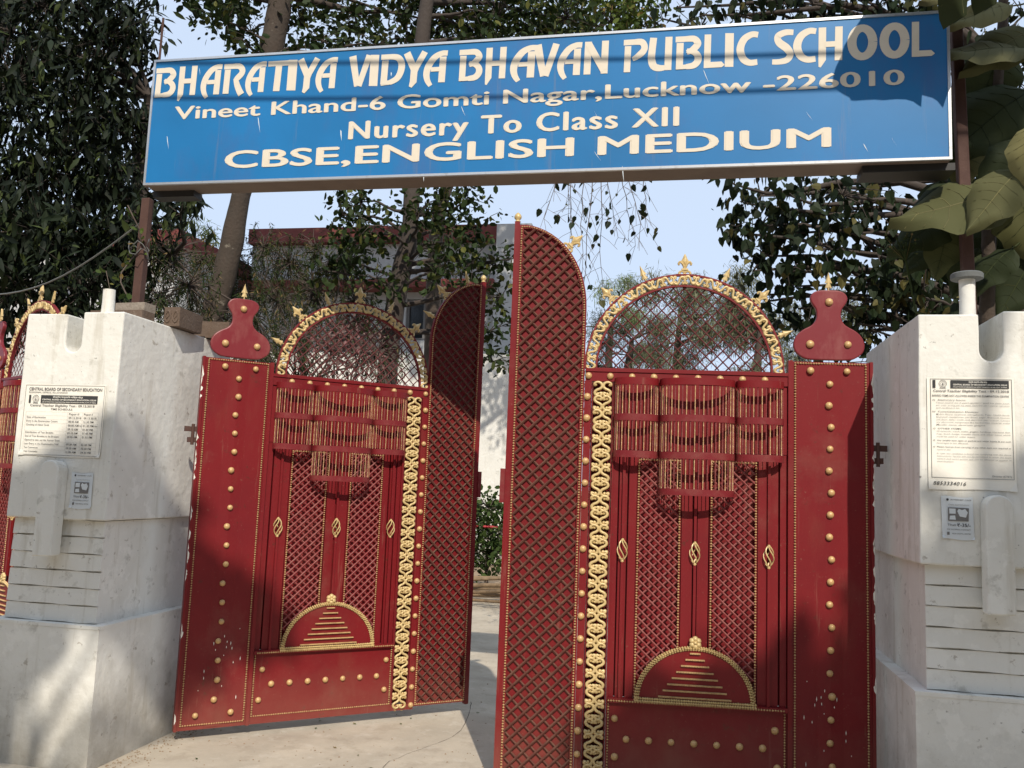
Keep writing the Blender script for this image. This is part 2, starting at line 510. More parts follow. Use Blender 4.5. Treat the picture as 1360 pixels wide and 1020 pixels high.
# boundary wall and things seen through the gap
wl = at(640, 500, 12.2)
bw = MB(); bw.box(-9, at(764, 500, 12.2).x, 12.2, 12.45, 0, at(660, 470, 12.2).z)
tag(bw.build('boundary_wall', M['white']), 'white plastered wall seen through the gap between the gate leaves', 'wall')

# ================================================================ foliage help
def leaf_template(kind):
    if kind == 'mango':        # long drooping blade
        vs = [(0, 0, 0), (.30, .13, -.02), (.65, .11, -.08), (1, 0, -.2), (.65, -.11, -.08), (.30, -.13, -.02), (.5, 0, .0)]
        fs = [(0, 1, 6), (1, 2, 6), (2, 3, 6), (3, 4, 6), (4, 5, 6), (5, 0, 6)]
    elif kind == 'heart':
        vs = [(0, 0, 0), (-.06, .2, .04), (.22, .38, .03), (.62, .26, -.02), (1, 0, -.14), (.62, -.26, -.02), (.22, -.38, .03), (-.06, -.2, .04), (.45, 0, -.06)]
        fs = [(0, 1, 2, 8), (2, 3, 8), (3, 4, 8), (4, 5, 8), (5, 6, 8), (6, 7, 0, 8)]
    elif kind == 'round':
        vs = [(0, 0, 0), (.3, .27, .02), (.7, .27, -.01), (1, 0, -.1), (.7, -.27, -.01), (.3, -.27, .02)]
        fs = [(0, 1, 2, 3), (0, 3, 4, 5)]
    elif kind == 'needle2':
        vs = [(0, 0, 0), (.5, .085, -.03), (1, 0, -.12), (.5, -.085, -.03)]
        fs = [(0, 1, 2, 3)]
    else:                       # needle
        vs = [(0, 0, 0), (.5, .05, -.03), (1, 0, -.12), (.5, -.05, -.03)]
        fs = [(0, 1, 2, 3)]
    return np.array(vs, float), fs

def rand_rot(rng, n, droop, spread):
    """rotation matrices whose x axis (the blade) points out and down"""
    az = rng.uniform(0, 2 * PI, n)
    el = -droop + rng.normal(0, spread, n)
    x = np.stack([np.cos(az) * np.cos(el), np.sin(az) * np.cos(el), np.sin(el)], 1)
    z = rng.normal(0, 1, (n, 3)) * .55 + np.array([0, 0, 1.0])
    y = np.cross(z, x); y /= np.linalg.norm(y, axis=1)[:, None] + 1e-9
    z = np.cross(x, y)
    return np.stack([x, y, z], 2)

def foliage(parent, name, pos, size, kind, mt, seed=1, droop=.6, spread=.5, nobj=0, jitter=.38, origin=None):
    """pos: (n,3) leaf positions; the nobj nearest in view become parts of their own, the rest one mesh"""
    rng = np.random.default_rng(seed)
    tv, tf = leaf_template(kind)
    n = len(pos)
    Rm = rand_rot(rng, n, droop, spread)
    sz = size * (1 + rng.uniform(-jitter, jitter, n)) * np.where(rng.random(n) < .25, .62, 1.0)
    origin = np.array(origin if origin is not None else parent.location)
    P = pos - origin
    idx = np.arange(n)
    if nobj:
        d = pos - np.array(CAM)
        zc = d @ np.array(FWD)
        xx = 680 + F_PX * (d @ np.array(RGT)) / zc
        yy = 510 - F_PX * (d @ np.array(UPV)) / zc
        vis = (xx > 0) & (xx < 1360) & (yy > 0) & (yy < 1020) & (zc > 0)
        key = np.where(vis, zc, 1e9)
        near = np.argsort(key)[:nobj]
        me = bpy.data.meshes.new('leaf')
        me.from_pydata([tuple(v) for v in tv], [], tf)
        me.materials.append(mt)
        for i in near:
            mm = Matrix(((*Rm[i][0] * sz[i], P[i][0]), (*Rm[i][1] * sz[i], P[i][1]), (*Rm[i][2] * sz[i], P[i][2]), (0, 0, 0, 1)))
            o = bpy.data.objects.new('leaf', me)
            C.objects.link(o)
            o.parent = parent
            o.matrix_local = mm
        idx = np.setdiff1d(idx, near)
    V = np.einsum('nij,kj->nki', Rm[idx], tv) * sz[idx][:, None, None] + P[idx][:, None, :]
    nv = len(tv)
    loops = np.concatenate([np.array(f) for f in tf])
    starts = np.cumsum([0] + [len(f) for f in tf])[:-1]
    tot = len(loops)
    me = bpy.data.meshes.new(name)
    m_ = len(idx)
    me.vertices.add(m_ * nv)
    me.vertices.foreach_set('co', V.reshape(-1))
    me.loops.add(m_ * tot)
    me.loops.foreach_set('vertex_index', (np.arange(m_)[:, None] * nv + loops[None]).reshape(-1).astype(np.int32))
    me.polygons.add(m_ * len(tf))
    me.polygons.foreach_set('loop_start', (np.arange(m_)[:, None] * tot + starts[None]).reshape(-1).astype(np.int32))
    me.update(calc_edges=True)
    me.materials.append(mt)
    o = link(name, me, parent)
    if nobj:
        o['kind'] = 'stuff'
    return o

def clump_points(clumps, seed, sub=1.0):
    """clumps: (px, py, Y, radius m, count[, flat]) -> points gathered round twigs inside each clump"""
    rng = np.random.default_rng(seed)
    out = []
    cs = []
    for c in clumps:
        px, py, Y, r, n = c[:5]
        ctr = np.array(at(px, py, Y)) if px is not None else np.array(c[5])
        cs.append(Vector(ctr))
        nt_ = max(3, int(n / 14))
        tw = rng.normal(0, 1, (nt_, 3))
        tw = tw / np.linalg.norm(tw, axis=1)[:, None] * (rng.uniform(0.15, 1, nt_) ** .5)[:, None] * r
        for t in tw:
            k = max(2, int(n / nt_))
            sp = .20 * r + .05
            out.append(ctr + t + rng.normal(0, 1, (k, 3)) * sp * sub * np.array([1, 1, .8]))
    return np.concatenate(out), cs

def tassel_points(clumps, seed):
    rng = np.random.default_rng(seed)
    out, cs = [], []
    for (px, py, Y, r, n) in clumps:
        ctr = np.array(at(px, py, Y)); cs.append(Vector(ctr))
        for k in range(max(3, n // 26)):
            p = ctr + rng.normal(0, 1, 3) * r * np.array([.55, .5, .45])
            L = rng.uniform(.15, .42)
            dx, dy = rng.normal(0, .22, 2)
            m_ = 34
            t = np.linspace(0, 1, m_)[:, None]
            out.append(p + np.concatenate([dx * L * t ** .6, dy * L * t ** .6, -L * t ** 1.4], 1) + rng.normal(0, .007, (m_, 3)))
    return np.concatenate(out), cs

def limb(mb, a, b, r0, r1, seed=0, n=7, wob=.08, sag=0.0):
    rnd = random.Random(seed)
    a, b = Vector(a), Vector(b)
    L = (b - a).length
    pts = []
    ph = [rnd.uniform(0, 6.28) for _ in range(4)]
    for i in range(n + 1):
        t = i / n
        p = a.lerp(b, t)
        wv = math.sin(t * PI)
        p += Vector((math.sin(t * 5 + ph[0]), math.sin(t * 4 + ph[1]), math.sin(t * 6 + ph[2]) * .5)) * wob * L * wv * .5
        p.z -= sag * wv * L
        pts.append(p)
    mb.tube(pts, [r0 + (r1 - r0) * i / n for i in range(n + 1)], 7 if r0 > .03 else 5)
    return pts

def tree(name, base, trunk_pts, radii, clumps, lk, lm, barkm, label, cat='tree', size=.1, seed=1, nobj=0, droop=.6, spread=.5, sub=1.0, group=None, fork=None, twigs=True, trunk_sides=14):
    base = Vector(base)
    t = empty(name, base, label=label, cat=cat, group=group)
    mb = MB()
    pts = spline([Vector(p) - base for p in trunk_pts], 6)
    rr = []
    nseg = len(radii) - 1
    for i in range(len(pts)):
        u = i / (len(pts) - 1) * nseg
        k = min(int(u), nseg - 1)
        rr.append(radii[k] + (radii[k + 1] - radii[k]) * (u - k))
    mb.tube(pts, rr, trunk_sides)
    mb.v = wobble(mb.v, min(rr[0] * .12, .03), 4.5)
    mb.build('trunk', barkm, t, 180)
    P, cs = tassel_points(clumps, seed) if sub == 'tassel' else clump_points(clumps, seed, sub)
    if twigs:
        lb = MB()
        for i, c in enumerate(cs):
            c = c - base
            # nearest trunk point a bit below the clump
            best = min(range(len(pts) // 3, len(pts)), key=lambda k: (pts[k] - c).length + max(0, pts[k].z - c.z + .1) * .8)
            L = (pts[best] - c).length
            limb(lb, pts[best], c, min(.016 * L + .012, rr[best] * .75), .008, seed * 100 + i, wob=.16, sag=-.04)
        rnd = random.Random(seed)
        for k in range(0, len(P), 11):
            p = Vector(P[k]) - base
            c = min(cs, key=lambda c: (c - base - p).length) - base
            lb.tube([c, (c + p) / 2 + Vector((rnd.uniform(-.04, .04), rnd.uniform(-.04, .04), .03)), p], [.006, .004, .0025], 4, False)
        lb.build('branches', barkm, t, 180)
    foliage(t, 'crown', P, size, lk, lm, seed + 5, droop, spread, nobj)
    return t

# ================================================================ the gate leaves
def bead_line(mb, pts, y, sp=.0135, r=.0062, base=True):
    """a string of small beads along an outline of (x, z)"""
    P = [Vector((p[0], 0, p[1])) for p in pts]
    nxt = 0.0                        # distance left to the next bead
    for a, b_ in zip(P, P[1:]):
        L = (b_ - a).length
        while nxt < L:
            q = a.lerp(b_, nxt / L)
            mb.bead(q.x, y + random.uniform(-.0008, .0008), q.z, r * random.uniform(.88, 1.08))
            nxt += sp * random.uniform(.94, 1.08)
        nxt -= L

def rect(x0, x1, z0, z1):
    return [(x0, z0), (x1, z0), (x1, z1), (x0, z1), (x0, z0)]

def arc(cx, cz, rx, rz, a0, a1, n=24):
    return [(cx + rx * math.cos(R(a0 + (a1 - a0) * i / n)), cz + rz * math.sin(R(a0 + (a1 - a0) * i / n))) for i in range(n + 1)]

_q = MB()
_q.lathe([(.0175, 0), (.0185, .003), (.0165, .009), (.011, .0145), (.004, .017)], 0, 0, 10, 'y')
STUD = _q.mesh('stud', M['stud'], 60)
def stud(par, x, z, y=-.02, s=1.0):
    return link('stud', STUD, par, (x, y, z), rot=(0, random.uniform(0, 6), 0), scale=(s * random.uniform(.93, 1.06),) * 3)

def fleur_mesh():
    q = MB()
    # flat cast fleur: bud with two curled petals on a collar
    bud = spline([(0, 0, .112), (.012, 0, .088), (.021, 0, .068), (.012, 0, .048), (0, 0, .04), (-.012, 0, .048), (-.021, 0, .068), (-.012, 0, .088)], 4, True)
    n = len(bud)
    q.add([(p.x, -.001, p.z) for p in bud] + [(p.x * .45, -.013, (p.z - .07) * .5 + .07) for p in bud] + [(0, -.016, .07)] + [(p.x, .006, p.z) for p in bud],
          [(i, (i + 1) % n, (i + 1) % n + n, i + n) for i in range(n)] + [(i + n, (i + 1) % n + n, 2 * n) for i in range(n)] + [(i, (i + 1) % n, (i + 1) % n + 2 * n + 1, i + 2 * n + 1) for i in range(n)] + [tuple(2 * n + 1 + i for i in range(n))])
    for s in (-1, 1):
        q.tube(spline([(s * .004, -.004, .038), (s * .010, -.007, .055), (s * .024, -.007, .066), (s * .033, -.004, .058), (s * .028, -.004, .050)], 4), [.006] + [.0068] * 9 + [.006] * 6 + [.004], 6)
        q.tube(spline([(s * .002, -.004, .012), (s * .018, -.006, .016), (s * .030, -.006, .006), (s * .024, -.006, -.003)], 4), .0062, 6)
    q.box(-.017, .017, -.012, .008, .022, .031)
    q.box(-.008, .008, -.008, .006, -.006, .044)
    return q.mesh('fleur_finial', M['gold'], 50)
FLEUR = fleur_mesh()
def spear_mesh():
    q = MB()
    o = [(0, .098), (.010, .062), (.019, .040), (.009, .042), (.013, .026), (.017, .014), (.006, .018), (.004, -.004), (-.004, -.004), (-.006, .018), (-.017, .014), (-.013, .026), (-.009, .042), (-.019, .040), (-.010, .062)]
    n = len(o)
    q.add([(x, -.002, z) for x, z in o] + [(x * .3, -.009, z) for x, z in o] + [(x, .005, z) for x, z in o],
          [(i, (i + 1) % n, (i + 1) % n + n, i + n) for i in range(n)] + [tuple(range(n, 2 * n))] + [(i, (i + 1) % n, (i + 1) % n + 2 * n, i + 2 * n) for i in range(n)] + [tuple(range(3 * n - 1, 2 * n - 1, -1))])
    return q.mesh('spearhead', M['gold'], 40)
SPEAR = spear_mesh()

def scroll_mesh():
    """one curled C of the gold border, lying in a cell about .05 wide, .075 high"""
    q = MB()
    p = spline([(-.006, 0, .024), (-.015, 0, .018), (-.014, 0, .030), (-.002, 0, .036), (.012, 0, .030), (.017, 0, .014), (.008, 0, .002), (-.004, 0, -.004), (-.013, 0, -.014), (-.011, 0, -.028), (.002, 0, -.036), (.014, 0, -.030), (.015, 0, -.018), (.006, 0, -.022)], 3)
    n = len(p)
    q.tube([(a.x, -.004, a.z) for a in p], [.0054 + .0016 * math.sin(PI * i / n) for i in range(n)], 6)
    return q.mesh('scroll', M['gold'], 180)
SCROLL = scroll_mesh()
_q = MB()
for k in range(5):
    a = PI * (k / 4)
    _q.lathe([(.0098, 0), (.0088, .006), (.003, .010)], .011 * math.cos(a), .011 * math.sin(a) - .003, 7, 'y')
PALM = _q.mesh('palmette', M['gold'], 50)

def clip_bar(poly_in, x0, z0, dx, dz, L=8.0, n=1600):
    """spans of the line inside the region given by a test function"""
    spans, st = [], None
    last = None
    for i in range(n + 1):
        t = -L / 2 + L * i / n
        x, z = x0 + dx * t, z0 + dz * t
        if poly_in(x, z):
            if st is None:
                st = (x, z)
            last = (x, z)
        elif st is not None:
            spans.append((st, last)); st = None
    if st is not None:
        spans.append((st, last))
    return spans

def lattice(par, inside, bx, pitch, ang, y, r, mt, flip=(1, -1), dy=.006, jit=0.0):
    """crossed bars, each bar a part of its own; pitch measured vertically"""
    x0, x1, z0, z1 = bx
    rnd = random.Random(int(x0 * 1000) + 5)
    for fi, f in enumerate(flip):
        dx, dz = math.cos(R(ang)), f * math.sin(R(ang))
        slope = dz / dx
        cx = (x0 + x1) / 2
        reach = abs(slope) * (x1 - x0) / 2
        k0 = int(math.floor((z0 - reach) / pitch))
        k1 = int(math.ceil((z1 + reach) / pitch))
        for k in range(k0, k1 + 1):
            for a, b_ in clip_bar(inside, cx, k * pitch + rnd.uniform(-jit, jit), dx, dz, 2.4, 700):
                if math.hypot(a[0] - b_[0], a[1] - b_[1]) < .02:
                    continue
                q = MB()
                yy = y - fi * 0 + (dy if f == flip[-1] and len(flip) > 1 else 0)
                A = Vector((a[0], yy, a[1])); B = Vector((b_[0], yy, b_[1]))
                t = (B - A).normalized()
                nn = Vector((-t.z, 0, t.x)) * r
                fr = Vector((0, -r * .8, 0))
                q.add([A - nn, A + fr, A + nn, B - nn, B + fr, B + nn, A - fr * .6, B - fr * .6],
                      [(0, 1, 4, 3), (1, 2, 5, 4), (2, 6, 7, 5), (6, 0, 3, 7), (0, 6, 2, 1), (3, 4, 5, 7)])
                q.build('lattice_bar', mt, par)

AC, AZ, ARO, ARI = .969, 2.194, .522, .462
WX0, WX1 = 1.487, 1.872
def wing_outline(ins=0.0, n=16):
    x0, x1 = 1.492 + ins, WX1 - ins
    zb, zt = .078 + ins, 2.985 - ins
    pts = [(x0, zb), (x1, zb), (x1, zt - .004)]
    rx, rz = x1 - x0, .46 - ins * .3
    for i in range(1, n + 1):
        a = PI / 2 * (i / n)
        pts.append((x1 - rx * math.sin(a), zt - rz + rz * math.cos(a)))
    return pts

def orn(par, me, ang, rr=ARO, s=1.0, cx=AC, cz=AZ, y=0):
    a = R(ang)
    name = me.name.split('.')[0]
    return link(name, me, par, (cx + rr * math.sin(a), y, cz + rr * math.cos(a)), rot=(0, a, 0), scale=(s, s, s))

def make_leaf(nm, loc, rz, mirror, wing=True, extra=(), **k):
    root = empty(nm, loc, rz, **k)
    # ---- hinge panel
    q = MB(); q.box(0, .418, -.018, .018, .06, 2.2576)
    q.box(-.004, .012, -.026, .024, .058, 2.262); q.box(.404, .426, -.026, .024, .058, 2.262)
    q.add([(.15, -.0178, .07), (.215, -.0225, .07), (.28, -.0178, .07), (.15, -.0178, 2.25), (.215, -.0225, 2.25), (.28, -.0178, 2.25)], [(0, 1, 4, 3), (1, 2, 5, 4)])
    hp = q.build('hinge_panel', M['red'], root)
    q = MB(); bead_line(q, rect(.032, .390, .088, 2.248), -.022)
    q.build('bead_trim', M['gold_dull'], hp, kind='stuff')
    for x, z in [(.313, 2.21), (.128, 2.21), (.11, .142), (.312, .146)] + [(.215 + .006 * math.sin(i * 2.1), 2.141 - i * .1127) for i in range(18)]:
        stud(hp, x, z, -.024)
    q = MB()
    q.box(-.055, -.004, -.016, .012, 1.735, 1.765); q.box(-.075, -.004, -.016, .012, 1.80, 1.83); q.tube([(-.028, -.014, 1.72), (-.028, -.014, 1.845)], .010, 8)
    q.build('hinge_lug', M['rust'], root)
    q = MB()
    rw = random.Random(int(abs(loc[0]) * 100))
    for k in range(26):
        zc = rw.choice([rw.uniform(.1, 2.2), rw.uniform(1.5, 2.2), rw.uniform(.9, 1.4)]); h = rw.uniform(.006, .045); wd = rw.uniform(.004, .014)
        pp = [(-.0045 + rw.uniform(-.002, .001), -.0268, zc - h), (-.0045 + wd * rw.uniform(.4, 1), -.0268, zc - h * .4), (-.0045 + wd * rw.uniform(.2, 1), -.0268, zc + h * .5), (-.0045, -.0268, zc + h)]
        q.add(pp + [(x, -.0262, z) for x, y, z in pp], [(0, 1, 2, 3), (0, 4, 5, 1), (1, 5, 6, 2), (2, 6, 7, 3)])
    for k in range(16):
        xc, zc = rw.uniform(.08, .38), rw.uniform(.22, .75); h = rw.uniform(.003, .014)
        q.add([(xc, -.0252, zc - h), (xc + .0025, -.0252, zc), (xc, -.0252, zc + h), (xc - .002, -.0252, zc)], [(0, 1, 2, 3)])
    q.build('whitewash_splash', M['paper'], root, kind='stuff')
    # ---- crest plate on the hinge panel
    half = [(0, 2.645), (.05, 2.643), (.083, 2.628), (.096, 2.600), (.086, 2.572), (.068, 2.545), (.062, 2.515), (.066, 2.485), (.088, 2.455), (.135, 2.428), (.168, 2.395), (.182, 2.352), (.172, 2.312), (.140, 2.285), (.10, 2.272), (0, 2.270)]
    full = half + [(-x, z) for x, z in reversed(half[1:-1])]
    sm = spline([(x, 0, z) for x, z in full], 3, True)
    q = MB(); q.plate([(.215 + p.x, p.z) for p in sm][::-1], -.014, .014)
    cp = q.build('crest_plate', M['crest'], root)
    bevel(cp, .006, 2)
    for x, z in [(.215, 2.580), (.313, 2.352), (.120, 2.354)]:
        stud(cp, x, z, -.014, 1.12)
    link('spearhead', SPEAR, cp, (.215, 0, 2.645))
    # ---- top rail with studs, stile beside the wing, bottom rail
    q = MB(); q.box(.426, 1.487, -.018, .018, 2.124, 2.176); q.box(.426, 1.487, -.024, .022, 2.1765, 2.194)
    tr = q.build('top_rail', M['red'], root)
    for i in range(9):
        stud(tr, 1.470 - i * .1155, 2.153, -.018)
    q = MB(); q.box(1.452, 1.490, -.019, .018, .06, 2.1235); q.box(1.326, 1.334, -.018, .018, .06, 2.1235)
    st = q.build('stile', M['red'], root)
    for i in range(18):
        stud(st, 1.474, 2.040 - i * .1148, -.019)
    q = MB(); q.box(.4265, 1.3255, -.016, .018, .06, .102); q.box(1.3345, 1.4515, -.016, .018, .06, .096)
    q.build('bottom_rail', M['red'], root)
    # ---- kick panel
    q = MB(); q.box(.4265, 1.3255, -.010, .012, .1025, .470); q.box(.4265, 1.3255, -.034, .012, .4705, .492)
    kp = q.build('kick_panel', M['red'], root)
    q = MB(); bead_line(q, [(.438, .474), (.438, .106), (1.322, .106), (1.322, .474)], -.014)
    bead_line(q, [(1.322, .481), (.438, .481)], -.038)
    q.build('bead_trim', M['gold_dull'], kp, kind='stuff')
    for x, z in [(.486, .378), (1.288, .388), (.474, .198), (1.284, .2)] + [(.546 + i * .1135, .289) for i in range(7)]:
        stud(kp, x, z, -.010)
    # ---- back sheet and upright strips
    q = MB(); q.box(.4265, 1.3255, .022, .026, .4925, 2.1235); q.box(1.335, 1.4515, .030, .034, .097, 2.1235)
    q.build('back_sheet', M['red'], root)
    strips = [(.430, .462), (.472, .515), (.527, .574), (.826, .882), (.908, .964), (1.200, 1.240), (1.250, 1.290), (1.298, 1.3255)]
    for a, b_ in strips:
        q = MB(); q.box(a, b_, -.006, .0215, .4925, 2.1235)
        q.build('upright_strip', M['red'], root)
    # ---- inner lattice panels
    for a, b_ in [(.586, .812), (.976, 1.190)]:
        q = MB()
        q.box(a - .008, a + .004, -.008, .0215, .4925, 1.70); q.box(b_ - .004, b_ + .008, -.008, .0215, .4925, 1.70)
        lp = q.build('lattice_panel', M['red'], root)
        def ins(x, z, a=a, b_=b_):
            return a + .003 < x < b_ - .003 and .49 < z < 1.74 and ((x - .888) / .302) ** 2 + ((z - .485) / .285) ** 2 > 1
        lattice(lp, ins, (a, b_, .49, 1.74), .0475, 43, -.010, .0045, M['bar_pink'], dy=.007, jit=.001)
        q = MB()
        zl = .49 + .285 * math.sqrt(max(0, 1 - min(1, abs(a - .888) / .302) ** 2))
        zr = .49 + .285 * math.sqrt(max(0, 1 - min(1, abs(b_ - .888) / .302) ** 2))
        bead_line(q, [(a, zl), (a, 1.72)], -.012); bead_line(q, [(b_, zr), (b_, 1.72)], -.012); bead_line(q, [(a, 1.715), (b_, 1.715)], -.012)
        q.build('bead_trim', M['gold_dull'], lp, kind='stuff')
    # ---- rods with twisted cages
    for x in (.520, .895, 1.268):
        z0 = .493 if x != .895 else .80
        q = MB(); q.box(x - .007, x + .007, -.022, -.006, z0, 1.18); q.box(x - .007, x + .007, -.022, -.006, 1.30, 2.1235)
        rod = q.build('rod', M['red'], root)
        q = MB()
        for s in range(5):
            pts = []
            for i in range(13):
                t = i / 12
                r_ = .0245 * math.sin(PI * t) ** .8 + .002
                a = s * 2 * PI / 5 + t * 2.6
                pts.append((x + r_ * math.cos(a), -.016 + r_ * math.sin(a), 1.183 + .112 * t))
            q.tube(pts, .0033, 5)
        q.lathe([(.006, 1.176), (.010, 1.183), (.006, 1.190)], x, -.016, 8); q.lathe([(.006, 1.288), (.008, 1.296), (.001, 1.312)], x, -.016, 8)
        q.build('twisted_cage', M['gold'], rod, 60)
    # ---- half round panel with stepped bars
    hr = arc(.888, .4925, .298, .272, 0, 180, 28)
    q = MB(); q.plate(hr, -.026, .0)
    hp2 = q.build('half_round_panel', M['red'], root)
    q = MB()
    for rx, rz in ((.300, .276), (.284, .262), (.292, .269)):
        bead_line(q, arc(.888, .4925, rx, rz, 0, 180, 40), -.030 if rx != .292 else -.034, .0135, .0075)
    bead_line(q, [(.586, .5), (1.19, .5)], -.034, .012, .0085); bead_line(q, [(.586, .488), (1.19, .488)], -.038, .012, .0085)
    q.build('bead_trim', M['gold'], hp2, kind='stuff')
    for i in range(8):
        z = .735 - i * .0315
        hw = .026 + i * .0224
        q = MB(); q.box(.888 - hw, .888 + hw, -.036, -.0262, z - .0035, z + .0035)
        for k in range(int(hw * 2 / .013)):
            q.bead(.888 - hw + .006 + k * .013, -.037, z, .0048)
        q.build('step_bar', M['gold_dull'], hp2)
    q = MB()
    for k in range(6):
        a = k * PI / 3 + .5
        q.lathe([(.015, .026), (.014, .036), (.006, .043)], .888 + .0185 * math.cos(a), .79 + .0185 * math.sin(a), 8, 'y')
    q.lathe([(.011, .03), (.010, .042), (.003, .049)], .888, .79, 8, 'y')
    q.build('rosette', M['gold'], hp2, 50)
    # ---- balcony: three bowed baskets of spindles
    q = MB(); q.box(.4275, 1.3245, -.0095, -.0065, 1.765, 2.1225); q.build('balcony_back', M['red'], root)
    bays = [(.450, .695, .080, 2), (.700, 1.092, .122, 3), (1.097, 1.330, .080, 2)]
    for bi, (a, b_, pr, tiers) in enumerate(bays):
        cx, hw = (a + b_) / 2, (b_ - a) / 2
        def bow(n=14, off=0.0, hw=hw, cx=cx, pr=pr):
            return [(cx - (hw + off * .5) * math.cos(PI * i / n), -.020 - (pr + off) * math.sin(PI * i / n) ** .75) for i in range(n + 1)]
        rails = [(2.105, 2.142), (1.915, 1.950), (1.722, 1.758)] + ([(1.535, 1.568)] if tiers == 3 else [])
        bal = None
        for z0, z1 in rails:
            q = MB()
            o_ = bow(16); i_ = bow(16, -.007)
            n = len(o_)
            q.add([(x, y, z0) for x, y in o_] + [(x, y, z1) for x, y in o_] + [(x, y, z0) for x, y in i_] + [(x, y, z1) for x, y in i_],
                  [(i, i + 1, n + i + 1, n + i) for i in range(n - 1)] + [(2 * n + i, 3 * n + i, 3 * n + i + 1, 2 * n + i + 1) for i in range(n - 1)] +
                  [(n + i, n + i + 1, 3 * n + i + 1, 3 * n + i) for i in range(n - 1)] + [(i, 2 * n + i, 2 * n + i + 1, i + 1) for i in range(n - 1)])
            if bal is None:
                bal = q.build('balcony', M['red'], root, 50)
            else:
                q.build('hoop', M['red_side'], bal, 50)
        q = MB()
        zb_ = rails[-1][0]
        nb = 17 if bi != 1 else 27
        for ti in range(tiers):
            zt, zz = rails[ti][0], rails[ti + 1][1]
            for i in range(nb):
                th = PI * (i + .5) / nb
                x = cx - (hw - .006) * math.cos(th)
                y = -.020 - (pr - .006) * math.sin(th) ** .75
                gold = i % 2 == 0
                key = ('sp', gold, ti)
                if key not in SPIN:
                    h = zt - zz
                    p = MB()
                    n = 22
                    vs = []
                    for j in range(n + 1):
                        a2 = j * (1.25 if gold else 0)
                        rr = .0027 if gold else .0024 + (.0008 if j % 2 else 0)
                        for c4 in range(4):
                            aa = a2 + c4 * PI / 2
                            vs.append((rr * math.cos(aa), rr * math.sin(aa), -h * j / n))
                    p.add(vs, [(j * 4 + c4, j * 4 + (c4 + 1) % 4, (j + 1) * 4 + (c4 + 1) % 4, (j + 1) * 4 + c4) for j in range(n) for c4 in range(4)])
                    SPIN[key] = p.mesh('spindle', M['spindle_gold'] if gold else M['bar_pink'])
                link('spindle', SPIN[key], bal, (x, y, zt + .0005))
    # ---- gold scroll border
    q = MB(); q.box(1.338, 1.342, -.014, .0295, .1, 2.12); q.box(1.444, 1.448, -.014, .0295, .1, 2.12)
    for i in range(27):
        z = .115 + i * .0755
        q.box(1.342, 1.444, .002, .006, z - .002, z + .002)
    sb = q.build('scroll_border', M['red_side'], root)
    n = 27
    for i in range(n):
        z = 2.082 - i * .0757
        fl = 1 if i % 2 == 0 else -1
        for s in (1, -1):
            link('scroll', SCROLL, sb, (1.393 + s * .0245, -.012, z), scale=(-s * 1.26, 1.1, fl * 1.06))
        link('palmette', PALM, sb, (1.393 + .027, -.008, z - .0378), rot=(0, R(90), 0), scale=(1.1, .8, 1))
        link('palmette', PALM, sb, (1.393 - .027, -.008, z - .0378), rot=(0, R(-90), 0), scale=(1.1, .8, 1))
    # ---- arch
    q = MB()
    for rr in (ARO, ARI):
        P = [(x, 0, z) for x, z in arc(AC, AZ, rr, rr, 180, 0, 40)]
        o_ = [(AC + (rr + .005) * math.cos(PI * i / 40), AZ + (rr + .005) * math.sin(PI * i / 40)) for i in range(41)]
        i_ = [(AC + (rr - .005) * math.cos(PI * i / 40), AZ + (rr - .005) * math.sin(PI * i / 40)) for i in range(41)]
        n = 41
        q.add([(x, -.012, z) for x, z in o_] + [(x, -.012, z) for x, z in i_] + [(x, .012, z) for x, z in o_] + [(x, .012, z) for x, z in i_],
              [(i, i + 1, n + i + 1, n + i) for i in range(n - 1)] + [(i, 2 * n + i, 2 * n + i + 1, i + 1) for i in range(n - 1)] +
              [(n + i, n + i + 1, 3 * n + i + 1, 3 * n + i) for i in range(n - 1)] + [(2 * n + i, 3 * n + i, 3 * n + i + 1, 2 * n + i + 1) for i in range(n - 1)])
    ar = q.build('arch', M['red_side'], root, 40)
    ns = 26
    for i in range(ns):
        a = -90 + 180 * (i + .5) / ns
        aa = R(a)
        rr = (ARO + ARI) / 2
        link('scroll', SCROLL, ar, (AC + rr * math.sin(aa), -.006, AZ + rr * math.cos(aa)), rot=(0, aa + R(90), 0), scale=(1.25 if i % 2 else -1.25, 1.25, .88))
        ab = aa + R(90 / ns)
        if i < ns - 1:
            link('palmette', PALM, ar, (AC + (rr - .012 * (1 if i % 2 else -1)) * math.sin(ab), -.006, AZ + (rr - .012 * (1 if i % 2 else -1)) * math.cos(ab)), rot=(0, ab + (PI if i % 2 else 0), 0), scale=(.85, .9, .85))
    for a, me, s in [(0, FLEUR, 1.02), (-45, FLEUR, .95), (45, FLEUR, .95), (-23, SPEAR, .95), (23, SPEAR, .95), (-68, SPEAR, .95)]:
        orn(ar, me, a, ARO + .004, s)
    al = MB(); al.box(AC - ARI, AC + ARI, -.004, .008, AZ - .0, AZ + .006)
    al = al.build('arch_lattice', M['red_side'], root)
    lattice(al, lambda x, z: z > AZ + .006 and math.hypot(x - AC, z - AZ) < ARI - .003, (AC - ARI, AC + ARI, AZ, AZ + ARI), .0615, 46, 0, .0036, M['arch_bar'], dy=.007, jit=.002)
